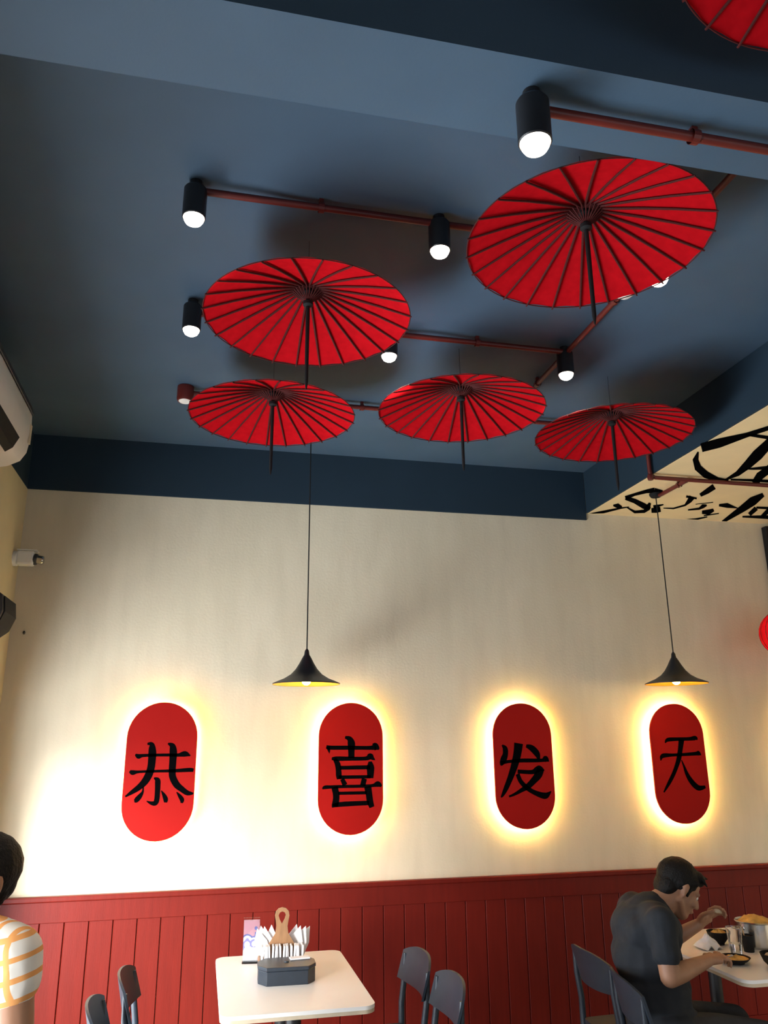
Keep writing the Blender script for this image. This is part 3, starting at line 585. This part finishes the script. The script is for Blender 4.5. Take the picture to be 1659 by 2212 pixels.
# sugar and sauce sachets standing in front of the handle
sme = MB().box((-0.0045, -0.026, 0), (0.0045, 0.026, 0.098)).mesh('sachet', M_paper, bevel=0.002)
ORD = ['leftmost']+[w+' from the left' for w in 'second third fourth fifth sixth seventh eighth'.split()]+[w+' from the right' for w in 'eighth seventh sixth fifth fourth third second'.split()]+['rightmost']
for k in range(16):
    o = bpy.data.objects.new('sachet', sme); COL.objects.link(o)
    o.matrix_world = M0 @ Matrix.Translation((-0.091+0.0122*k, -0.044+0.004*math.sin(k*2.1), 0.0115)) @ Matrix.Rotation(0.06*math.sin(k*1.7), 4, 'Y') @ Matrix.Rotation(0.10*math.sin(k*3.1), 4, 'Z')
    tag(o, 'white paper sachet standing in the front slot of the wooden caddy, '+ORD[k], 'sachet', 'sachets in the caddy')
bx = thing('octagonal_box', 'black octagonal box in front of the napkin caddy', 'box', (0.425, 3.925, ZT), -0.04)
oc = [(-0.125, -0.035), (-0.09, -0.085), (0.09, -0.085), (0.125, -0.035), (0.125, 0.035), (0.09, 0.085), (-0.09, 0.085), (-0.125, 0.035)]
MB().prism(oc, lambda a, b: (a, b, 0), lambda a, b: (a, b, 0.056)).build('body', M_chair, bx, bevel=0.003)
MB().prism([(a*1.02, b*1.02) for a, b in oc], lambda a, b: (a, b, 0.0565), lambda a, b: (a, b, 0.072)).build('lid', M_chair, bx, bevel=0.003)
MB().lathe([(0, 0.0722), (0.012, 0.0722), (0.010, 0.077), (0, 0.079)], 16).build('lid_knob', M_chair, bx, smooth=0.7)
sc = MB().box((-0.045, -0.020, 0), (0.045, 0.020, 0.007)).build('sachet', M_paper, bevel=0.002)
sc.location = (0.488, 3.965, ZT+0.0725); sc.rotation_euler = (0, 0, 0.1); tag(sc, 'white paper sachet lying on top of the black octagonal box', 'sachet')

# ------------------------------------------------------------------ things on the diner's table
def tumbler(name, lab, x, y, h, r0, r1, fill=None, fh=0.5, fm=None):
    g = thing(name, lab, 'glass', (x, y, ZT))
    t = 0.0025
    MB().lathe([(0, 0), (r0, 0), (r1, h), (r1-t, h), (r0-t, 0.006), (0, 0.006)], 28).build('glass_wall', M_glass, g, smooth=0.6)
    if fm:
        ra = r0-t-0.0008; rb = r0+(r1-r0)*fh-t-0.0008
        MB().lathe([(0, 0.0065), (ra, 0.0065), (rb, h*fh), (0, h*fh)], 28).build('drink', fm, g, smooth=0.6)
    return g
tumbler('water_glass', 'clear tumbler half full of water in front of the diner', 2.580, 3.775, 0.130, 0.026, 0.038, fh=0.45, fm=M_water)
M_food = mat('golden_food', (0.62, 0.36, 0.08), 0.45, noise=0.35, nscale=25, bump=0.6, bscale=40)
M_broth = mat('dark_sauce', (0.035, 0.016, 0.008), 0.2, noise=0.2)
M_rice = mat('pale_food', (0.62, 0.52, 0.36), 0.6, noise=0.2, nscale=30, bump=0.6, bscale=60)
def bowl(name, lab, x, y, r, h, m, fm=None, foot=0.5, cat='bowl'):
    g = thing(name, lab, cat, (x, y, ZT))
    MB().lathe([(0, 0), (r*foot, 0), (r*foot, 0.006), (r*0.8, h*0.45), (r, h), (r-0.004, h), (r*0.78, h*0.5), (r*foot, 0.012), (0, 0.012)], 32).build('bowl_body', m, g, smooth=0.6)
    if fm:
        n = 24; vs = [(0, 0, h*0.95)]; rr = r*0.86
        mm = MB(); prof = [(rr, h*0.72), (rr*0.75, h*0.92), (rr*0.4, h*1.05), (0.0005, h*1.08)]
        mm.lathe(prof, n); random.seed(7)
        mm.v = [(a, b, c+random.uniform(-0.006, 0.006)) for a, b, c in mm.v]; mm.build('food', fm, g, smooth=1.5)
    return g
bowl('black_bowl', 'black bowl with golden food left of the water glass', 2.645, 4.010, 0.055, 0.062, M_blackm, M_food)
bowl('black_saucer', 'low black dish with yellow food under the diner\'s hand', 2.500, 3.680, 0.072, 0.026, M_blackm, M_food, 0.6, 'dish')
bowl('soup_bowl', 'black bowl at the right picture edge near the table corner', 2.632, 3.555, 0.070, 0.060, M_blackm, M_rice)
pt = thing('steel_pot', 'round steel pot of golden food near the wall side of the table', 'pot', (2.812, 3.935, ZT))
MB().lathe([(0, 0), (0.085, 0), (0.092, 0.01), (0.092, 0.112), (0.096, 0.116), (0.092, 0.120), (0.088, 0.112), (0.088, 0.012), (0, 0.012)], 36).build('pot_wall', M_steel, pt, smooth=0.6)
mm = MB().lathe([(0.087, 0.105), (0.07, 0.122), (0.045, 0.135), (0.02, 0.14), (0.0005, 0.141)], 24); mm.v = [(a, b, c+random.uniform(-0.005, 0.005)) for a, b, c in mm.v]; mm.build('food', M_food, pt, smooth=1.5)
for s in (-1, 1):
    MB().tube([(s*0.090, -0.03, 0.085), (s*0.120, -0.022, 0.088), (s*0.120, 0.022, 0.088), (s*0.090, 0.03, 0.085)], 0.004, 8).build('handle', M_steel, pt, smooth=0.9)
tn = thing('crumpled_tissue', 'pale crumpled tissue between the diner and the black bowl', 'tissue', (2.545, 3.955, ZT))
def tis(u, v):
    a, b = (u-0.5)*2, (v-0.5)*2
    return a*0.055, b*0.05, 0.004+0.05*(1-a*a)*(1-b*b)+0.014*math.sin(7*a+3*b)*math.sin(5*b)*(1-a*a)+0.004
m = MB().grid(tis, 16, 16); m.build('tissue_sheet', M_paper, tn, smooth=1.5)
MB().grid(lambda u, v: (lambda p: (p[0]*0.9, p[1]*0.9, max(0.001, p[2]*0.6)))(tis(v, u)), 14, 14).build('inner_fold', M_paper, tn, smooth=1.5)
sp = thing('straw_cup', 'slim dark cup with an amber drink beside the water glass', 'cup', (2.70, 3.845, ZT))
MB().lathe([(0, 0), (0.024, 0), (0.030, 0.075), (0.027, 0.075), (0.022, 0.006), (0, 0.006)], 24).build('cup_wall', M_blackm, sp, smooth=0.6)
MB().lathe([(0, 0.066), (0.0258, 0.066)], 24).build('drink', M_food, sp)
MB().tube([(0.0, 0.01, 0.01), (-0.016, 0.02, 0.125)], 0.003, 8).build('straw', M_wood, sp)

# ------------------------------------------------------------------ people
M_skin = mat('brown_skin', (0.36, 0.185, 0.11), 0.5, noise=0.10, nscale=14)
M_hair = mat('black_hair', (0.003, 0.0025, 0.0025), 0.6, spec=0.25, noise=0.3, nscale=90, bump=0.6, bscale=140)
M_shirt = mat('charcoal_cloth', (0.013, 0.017, 0.024), 0.85, noise=0.15, nscale=25, bump=0.25, bscale=18)
M_trou = mat('dark_trousers', (0.022, 0.024, 0.030), 0.85, noise=0.2, nscale=25, bump=0.2, bscale=18)
M_jean = mat('blue_trousers', (0.05, 0.07, 0.12), 0.85, noise=0.2, nscale=25)
M_shoe = mat('shoe_leather', (0.02, 0.018, 0.016), 0.45)
M_eye = mat('eye_white', (0.75, 0.73, 0.70), 0.3)
M_lip = mat('lip', (0.26, 0.09, 0.07), 0.5)
def plaid():
    m, t, b = nt('orange_white_check_cloth'); b.inputs['Roughness'].default_value = 0.85
    tc = t.nodes.new('ShaderNodeTexCoord'); mp = t.nodes.new('ShaderNodeMapping'); t.links.new(tc.outputs['Object'], mp.inputs[0]); mp.inputs['Rotation'].default_value = (0, 0.2, 0.7)
    w1 = t.nodes.new('ShaderNodeTexWave'); w1.inputs['Scale'].default_value = 7.5; w1.bands_direction = 'Z'; w1.inputs['Distortion'].default_value = 1.0
    w2 = t.nodes.new('ShaderNodeTexWave'); w2.inputs['Scale'].default_value = 7.5; w2.bands_direction = 'X'; w2.inputs['Distortion'].default_value = 1.0
    t.links.new(mp.outputs[0], w1.inputs[0]); t.links.new(mp.outputs[0], w2.inputs[0])
    r1 = t.nodes.new('ShaderNodeMapRange'); r1.inputs[1].default_value = 0.80; r1.inputs[2].default_value = 0.85
    r2 = t.nodes.new('ShaderNodeMapRange'); r2.inputs[1].default_value = 0.80; r2.inputs[2].default_value = 0.85
    t.links.new(w1.outputs[1], r1.inputs[0]); t.links.new(w2.outputs[1], r2.inputs[0])
    mxm = t.nodes.new('ShaderNodeMath'); mxm.operation = 'MAXIMUM'; t.links.new(r1.outputs[0], mxm.inputs[0]); t.links.new(r2.outputs[0], mxm.inputs[1])
    mx = t.nodes.new('ShaderNodeMix'); mx.data_type = 'RGBA'; mx.inputs[6].default_value = (0.80, 0.77, 0.72, 1); mx.inputs[7].default_value = (0.85, 0.38, 0.12, 1)
    t.links.new(mxm.outputs[0], mx.inputs[0]); t.links.new(mx.outputs[2], b.inputs['Base Color']); return m
M_plaid = plaid()

def sphere_pts(c, r, M=None, nu=14, nv=9):
    vs = []; c = Vector(c)
    rx, ry, rz = (r, r, r) if not isinstance(r, (tuple, list)) else r
    for j in range(nv+1):
        a = -P2+math.pi*j/nv
        for k in range(nu):
            t = 2*math.pi*k/nu; p = Vector((rx*math.cos(a)*math.cos(t), ry*math.cos(a)*math.sin(t), rz*math.sin(a)))
            vs.append(c+(M @ p if M else p))
    fs = [(j*nu+k, j*nu+(k+1) % nu, (j+1)*nu+(k+1) % nu, (j+1)*nu+k) for j in range(nv) for k in range(nu)]
    return vs, fs
class Blob:
    """overlapping ellipsoids and tapered capsules fused into ONE continuous surface"""
    def __init__(s): s.bm = bmesh.new()
    def ell(s, c, r, M=None):
        vs, fs = sphere_pts(c, r, M); b = [s.bm.verts.new(v) for v in vs]
        for f in fs:
            try: s.bm.faces.new([b[i] for i in f])
            except ValueError: pass
        return s
    def cap(s, p, r, q, r2):
        p, q = Vector(p), Vector(q)
        tmp = bmesh.new()
        for c, rr in ((p, r), (q, r2)):
            vs, _ = sphere_pts(c, rr, None, 12, 8)
            for v in vs: tmp.verts.new(v)
        bmesh.ops.remove_doubles(tmp, verts=tmp.verts, dist=1e-5)
        h = bmesh.ops.convex_hull(tmp, input=tmp.verts)
        junk = [g for g in h['geom_interior'] if isinstance(g, bmesh.types.BMVert)]
        bmesh.ops.delete(tmp, geom=junk, context='VERTS')
        me = bpy.data.meshes.new('tmp'); tmp.to_mesh(me); tmp.free(); s.bm.from_mesh(me); bpy.data.meshes.remove(me); return s
    def chain(s, pts):
        for (a, ra), (b, rb) in zip(pts, pts[1:]): s.cap(a, ra, b, rb)
        return s
    def build(s, name, m, parent, voxel=0.007, smooth=4, cuts=(), disp=None, origin=(0,0,0)):
        bmesh.ops.remove_doubles(s.bm, verts=s.bm.verts, dist=1e-6)
        bmesh.ops.recalc_face_normals(s.bm, faces=s.bm.faces)
        me = bpy.data.meshes.new('tmp'); s.bm.to_mesh(me); s.bm.free()
        o = bpy.data.objects.new('tmp', me); COL.objects.link(o)
        r = o.modifiers.new('r', 'REMESH'); r.mode = 'VOXEL'; r.voxel_size = voxel
        if smooth: q = o.modifiers.new('s', 'SMOOTH'); q.factor = 0.5; q.iterations = smooth
        dg = bpy.context.evaluated_depsgraph_get(); dg.update()
        out = bpy.data.meshes.new_from_object(o.evaluated_get(dg)); bpy.data.objects.remove(o)
        bm = bmesh.new(); bm.from_mesh(out)
        for co, no in cuts:
            bmesh.ops.bisect_plane(bm, geom=bm.verts[:]+bm.edges[:]+bm.faces[:], plane_co=co, plane_no=no, clear_outer=True)
        if disp:
            for v in bm.verts: v.co += disp(v.co.copy(), v.normal.copy())
        for f in bm.faces: f.smooth = True
        bm.to_mesh(out); bm.free()
        for i in range(len(out.vertices)): out.vertices[i].co -= Vector(origin)
        out.name = name; out.materials.clear(); out.materials.append(m)
        ob = bpy.data.objects.new(name, out); COL.objects.link(ob); ob.parent = parent; return ob
def frame(fwd, up):
    f = Vector(fwd).normalized(); l = Vector(up).cross(f).normalized(); u = f.cross(l).normalized()
    return Matrix((f, l, u)).transposed()          # columns: forward, left, up
def head_parts(B, c, F, k=1.0):
    """skull, jaw, nose, ears, neck added to blob B.  c: head centre, F: 3x3 frame (forward, left, up)"""
    P = lambda x, y, z: Vector(c)+F @ Vector((x*k, y*k, z*k))
    B.ell(P(-0.012, 0, 0.030), (0.096*k, 0.077*k, 0.088*k), F)           # cranium
    B.ell(P(0.022, 0, -0.022), (0.070*k, 0.062*k, 0.090*k), F)           # face
    B.ell(P(0.048, 0, -0.085), (0.036*k, 0.040*k, 0.030*k), F)           # chin
    for s in (-1, 1):
        B.cap(P(-0.005, s*0.058, -0.05), 0.016*k, P(0.05, s*0.028, -0.090), 0.016*k)     # jaw line
        B.ell(P(0.068, s*0.036, -0.030), (0.018*k, 0.022*k, 0.018*k), F)   # cheek bone
        B.cap(P(0.080, s*0.014, 0.018), 0.009*k, P(0.070, s*0.046, 0.016), 0.009*k)      # brow
        B.cap(P(-0.004, s*0.074, 0.012), 0.011*k, P(-0.002, s*0.074, -0.026), 0.008*k)   # ear
        B.ell(P(-0.008, s*0.082, 0.004), (0.015*k, 0.007*k, 0.024*k), F)
    B.cap(P(0.088, 0, 0.010), 0.008*k, P(0.106, 0, -0.028), 0.012*k)     # nose
    for s in (-1, 1): B.ell(P(0.094, s*0.011, -0.033), (0.010*k, 0.009*k, 0.008*k), F)
    B.cap(P(0.086, -0.016, -0.060), 0.009*k, P(0.086, 0.016, -0.060), 0.009*k)           # lips
    return P
def face_details(root, P, F, k, origin):
    for s in (-1, 1):
        m = MB(); vs, fs = sphere_pts(P(0.071, s*0.031, 0.002)-Vector(origin), 0.0115*k); m.add(vs, fs); e = m.build('eye', M_eye, root, smooth=2)
        m = MB(); vs, fs = sphere_pts(P(0.0785, s*0.031, 0.000)-Vector(origin), 0.006*k); m.add(vs, fs); m.build('iris', M_hair, e, smooth=2)
def hand(B, w, d, n, side, curl=0.5, k=1.0):
    """palm at wrist w, pointing d, palm normal n; five separate fingers"""
    w, d, n = Vector(w), Vector(d).normalized(), Vector(n).normalized(); n = (n-d*n.dot(d)).normalized()
    s = d.cross(n).normalized()*side                   # towards the thumb
    B.cap(w+d*0.01, 0.022*k, w+d*0.045+s*0.016, 0.017*k); B.cap(w+d*0.01, 0.022*k, w+d*0.045-s*0.020, 0.016*k)
    B.cap(w+d*0.05+s*0.026, 0.014*k, w+d*0.05-s*0.030, 0.013*k); B.cap(w+d*0.085+s*0.026, 0.0115*k, w+d*0.080-s*0.030, 0.010*k)
    B.cap(w+d*0.05, 0.015, w+d*0.085, 0.012)
    for i, (off, L) in enumerate(((0.029, 0.068), (0.010, 0.078), (-0.010, 0.073), (-0.029, 0.058))):
        p = w+d*0.088+s*off; ang = 0.0; q = p; r = 0.0088*k
        for j, fr in enumerate((0.45, 0.32, 0.23)):
            ang += curl*(0.55+0.35*j)+0.05*i
            v = d*math.cos(ang)+n*math.sin(ang)+s*(off*1.2); q2 = q+v.normalized()*L*fr*k
            B.cap(q, r, q2, r*0.92); q = q2; r *= 0.92
    t0 = w+d*0.022+s*0.024; t1 = t0+d*0.026+s*0.026+n*0.010; t2 = t1+d*0.030+s*0.008+n*0.014; t3 = t2+d*0.024-s*0.004+n*0.008
    B.chain([(t0, 0.015*k), (t1, 0.0115*k), (t2, 0.0098*k), (t3, 0.0085*k)])

# --- seated diner --------------------------------------------------
O = (1.98, 3.52, 0.0)
man = thing('person', 'seated diner in a charcoal short-sleeved shirt bending over food at the table', 'person', O)
FH = frame((0.80, -0.10, -0.52), (0.55, 0, 1))
HC = Vector((2.165, 3.545, 1.105))
shN, shF = Vector((1.960, 3.372, 1.025)), Vector((2.020, 3.725, 1.02))
elN, wrN = Vector((1.958, 3.342, 0.808)), Vector((2.218, 3.462, 0.826))
elF, wrF = Vector((2.20, 3.835, 0.800)), Vector((2.385, 3.760, 0.905))
B = Blob()
P = head_parts(B, HC, FH)
B.chain([(HC+Vector((-0.045, 0, -0.035)), 0.058), (Vector((2.065, 3.552, 1.045)), 0.060), (Vector((2.02, 3.555, 0.975)), 0.060)])
B.chain([(Vector((1.995, 3.545, 0.93)), 0.085), (Vector((1.975, 3.535, 0.82)), 0.100), (Vector((1.995, 3.52, 0.64)), 0.105), (Vector((2.02, 3.52, 0.555)), 0.105)])
for sh, el, wr, d, n, sd in ((shN, elN, wrN, (0.93, 0.28, 0.10), (0.05, 0.25, -1), 1), (shF, elF, wrF, (0.55, -0.35, 0.55), (0.3, -0.9, -0.3), -1)):
    B.chain([((1.995, 3.55, 0.965), 0.050), (sh-Vector((0, 0, 0.025)), 0.042), (sh.lerp(el, 0.5), 0.046), (el, 0.041)])
    B.chain([(el, 0.041), (el.lerp(wr, 0.3), 0.041), (wr, 0.026)])
    hand(B, wr, d, n, sd, 0.55)
for y, kn, an in ((3.43, (2.42, 3.40, 0.53), (2.34, 3.38, 0.09)), (3.61, (2.43, 3.63, 0.53), (2.40, 3.66, 0.09))):
    B.chain([((2.02, y, 0.555), 0.09), ((2.22, y, 0.54), 0.078), (kn, 0.058)]); B.chain([(kn, 0.056), ((kn[0]-0.03, kn[1], 0.34), 0.055), (an, 0.038)])
B.build('body', M_skin, man, 0.006, 3, origin=O)
face_details(man, P, FH, 1.0, O)
H_ = Blob()                                           # hair cap
H_.ell(P(-0.022, 0, 0.040), (0.100, 0.085, 0.088), FH); H_.ell(P(0.045, 0, 0.078), (0.050, 0.062, 0.036), FH); H_.ell(P(-0.062, 0, -0.015), (0.048, 0.070, 0.060), FH)
for s in (-1, 1): H_.cap(P(-0.030, s*0.070, 0.02), 0.016, P(0.030, s*0.068, 0.050), 0.016); H_.cap(P(0.016, s*0.066, 0.03), 0.010, P(0.014, s*0.070, -0.018), 0.007)
random.seed(3)
for k in range(26):
    a = random.uniform(-1, 1); b = random.uniform(0, 1)
    H_.cap(P(-0.06+0.14*b, a*0.06, 0.10-0.02*abs(a)), 0.010, P(-0.05+0.16*b, a*0.064, 0.128-0.05*abs(a)-0.03*abs(b-0.4)), 0.004)
H_.build('hair', M_hair, man, 0.005, 2, origin=O)
Sh = Blob()
Sh.chain([((2.045, 3.552, 1.020), 0.076), ((1.995, 3.552, 0.985), 0.110)])
Sh.ell((1.985, 3.55, 0.945), (0.145, 0.190, 0.125)); Sh.ell((1.978, 3.55, 0.84), (0.150, 0.165, 0.16)); Sh.ell((1.995, 3.54, 0.70), (0.156, 0.160, 0.16)); Sh.ell((2.02, 3.525, 0.575), (0.158, 0.190, 0.12))
Sh.cap((1.972, 3.425, 0.995), 0.082, (2.010, 3.690, 0.990), 0.082)
Sh.cap((1.925, 3.47, 0.955), 0.075, (1.935, 3.63, 0.955), 0.075)
for sh, el in ((shN, elN), (shF, elF)):
    Sh.chain([((1.995, 3.55, 0.985), 0.085), (sh-Vector((0, 0, 0.015)), 0.066), (sh.lerp(el, 0.45), 0.062), (sh.lerp(el, 0.58), 0.061)])
Sh.chain([((2.045, 3.485, 1.052), 0.016), ((2.012, 3.515, 1.078), 0.016), ((2.010, 3.585, 1.078), 0.016), ((2.045, 3.615, 1.052), 0.016)])   # collar
def crease(co, no):
    return no*(0.0035*math.sin(34*co.z+20*co.x+5*math.sin(11*co.y)))
Sh.build('shirt', M_shirt, man, 0.008, 6, disp=crease, origin=O)
Tr = Blob(); Tr.ell((2.02, 3.52, 0.545), (0.150, 0.19, 0.095))
for y, kn, an in ((3.43, (2.42, 3.40, 0.53), (2.34, 3.38, 0.10)), (3.61, (2.43, 3.63, 0.53), (2.40, 3.66, 0.10))):
    Tr.chain([((2.02, y, 0.555), 0.098), ((2.22, y, 0.545), 0.088), (kn, 0.070)]); Tr.chain([(kn, 0.068), ((kn[0]-0.03, kn[1], 0.34), 0.066), (an, 0.055)])
Tr.build('trousers', M_trou, man, 0.010, 4, origin=O, cuts=[((0, 0, 0.075), (0, 0, -1))])
for an in ((2.34, 3.38), (2.40, 3.66)):
    q = Blob(); q.cap((an[0]-0.03, an[1], 0.045), 0.043, (an[0]+0.15, an[1], 0.038), 0.036); q.build('shoe', M_shoe, man, 0.008, 2, origin=O, cuts=[((0, 0, 0.002), (0, 0, -1))])
pm = MB().tube([(2.305, 3.498, 0.838), (2.40, 3.575, 0.806), (2.455, 3.63, 0.793)], [0.003, 0.0025, 0.006], 8).build('spoon', M_steel)
tag(pm, 'steel spoon held in the near hand of the seated diner', 'spoon')
fd = Blob(); fd.ell((2.452, 3.700, 0.975), (0.024, 0.018, 0.015)); fd.ell((2.470, 3.705, 0.968), (0.016, 0.016, 0.012)); fd = fd.build('food_morsel', M_rice, None, 0.004, 2)
tag(fd, 'pale morsel of food in the raised far hand of the diner', 'food')

# --- standing person at the left picture edge -----------------------
O2 = (-0.53, 2.27, 0.0); O2v = Vector(O2)
boy = thing('person', 'standing person in an orange and white checked shirt at the left picture edge', 'person', O2)
fx_, fy_ = -0.65, -0.76; F2 = frame((fx_, fy_, 0), (0, 0, 1)); Lf = Vector((0.76, -0.65, 0)); Fw = Vector((fx_, fy_, 0))
def Q(f, l, z): return Vector((O2[0], O2[1], 0))+Fw*f+Lf*l+Vector((0, 0, z))
HC2 = Vector((-0.518, 2.250, 1.430))
B = Blob(); k2 = 0.98
P_ = head_parts(B, HC2, F2, k2)
B.chain([(HC2+Vector((0.01, 0.01, -0.05)), 0.055), (Q(0, 0, 1.33), 0.056), (Q(0, 0, 1.27), 0.075)])
B.chain([(Q(0, 0, 1.20), 0.105), (Q(0, 0, 1.05), 0.105), (Q(0, 0, 0.86), 0.11)])
for s in (-1, 1):
    sh = Q(-0.01, s*0.165, 1.285); el = Q(-0.02, s*0.215, 1.03); wr = Q(0.06, s*0.225, 0.80)
    B.chain([(Q(0, s*0.08, 1.27), 0.06), (sh, 0.050), (sh.lerp(el, 0.5), 0.043), (el, 0.037)]); B.chain([(el, 0.037), (el.lerp(wr, 0.3), 0.038), (wr, 0.025)])
    hand(B, wr, Vector((0, 0, -1))+Fw*0.2, -Lf*s, s, 0.35, 0.95)
    B.chain([(Q(0, s*0.08, 0.84), 0.088), (Q(0.01, s*0.09, 0.46), 0.058), (Q(0, s*0.09, 0.34), 0.055), (Q(-0.01, s*0.09, 0.09), 0.036)])
B.build('body', M_skin, boy, 0.007, 3, origin=O2)
face_details(boy, P_, F2, k2, O2)
H_ = Blob()
H_.ell(P_(-0.020, 0, 0.036), (0.100, 0.084, 0.086), F2); H_.ell(P_(0.045, 0, 0.074), (0.050, 0.062, 0.036), F2); H_.ell(P_(-0.060, 0, 0.0), (0.042, 0.064, 0.052), F2)
for s in (-1, 1): H_.cap(P_(-0.030, s*0.068, 0.02), 0.016, P_(0.030, s*0.066, 0.050), 0.016); H_.cap(P_(-0.045, s*0.050, -0.02), 0.014, P_(-0.05, s*0.040, -0.045), 0.008)
for k in range(24):
    a = random.uniform(-1, 1); b = random.uniform(0, 1)
    H_.cap(P_(-0.07+0.14*b, a*0.06, 0.10-0.02*abs(a)), 0.010, P_(-0.08+0.16*b, a*0.07, 0.126-0.05*abs(a)-0.03*abs(b-0.4)), 0.004)
H_.build('hair', M_hair, boy, 0.005, 2, origin=O2)
Sh = Blob()
Sh.chain([(Q(0, 0, 1.335), 0.062), (Q(0, 0, 1.26), 0.10)])
Sh.ell(Q(0, 0, 1.20), (0.125, 0.19, 0.14), F2); Sh.ell(Q(0, 0, 1.05), (0.125, 0.17, 0.16), F2); Sh.ell(Q(0, 0, 0.90), (0.125, 0.17, 0.15), F2)
for s in (-1, 1):
    sh = Q(-0.01, s*0.170, 1.290); el = Q(-0.02, s*0.215, 1.03)
    Sh.chain([(Q(0, s*0.06, 1.300), 0.074), (sh, 0.062), (sh.lerp(el, 0.12), 0.062), (sh.lerp(el, 0.20), 0.063)])
Sh.build('shirt', M_plaid, boy, 0.008, 5, disp=crease, origin=O2, cuts=[((0, 0, 0.79), (0, 0, -1))])
Tr = Blob(); Tr.ell(Q(0, 0, 0.86), (0.115, 0.155, 0.11), F2)
for s in (-1, 1): Tr.chain([(Q(0, s*0.08, 0.84), 0.094), (Q(0.01, s*0.09, 0.46), 0.070), (Q(-0.01, s*0.09, 0.10), 0.056)])
Tr.build('trousers', M_jean, boy, 0.010, 4, origin=O2, cuts=[((0, 0, 0.075), (0, 0, -1))])
for s in (-1, 1):
    q = Blob(); q.cap(Q(-0.03, s*0.09, 0.045), 0.042, Q(0.14, s*0.10, 0.038), 0.035); q.build('shoe', M_shoe, boy, 0.008, 2, origin=O2, cuts=[((0, 0, 0.002), (0, 0, -1))])
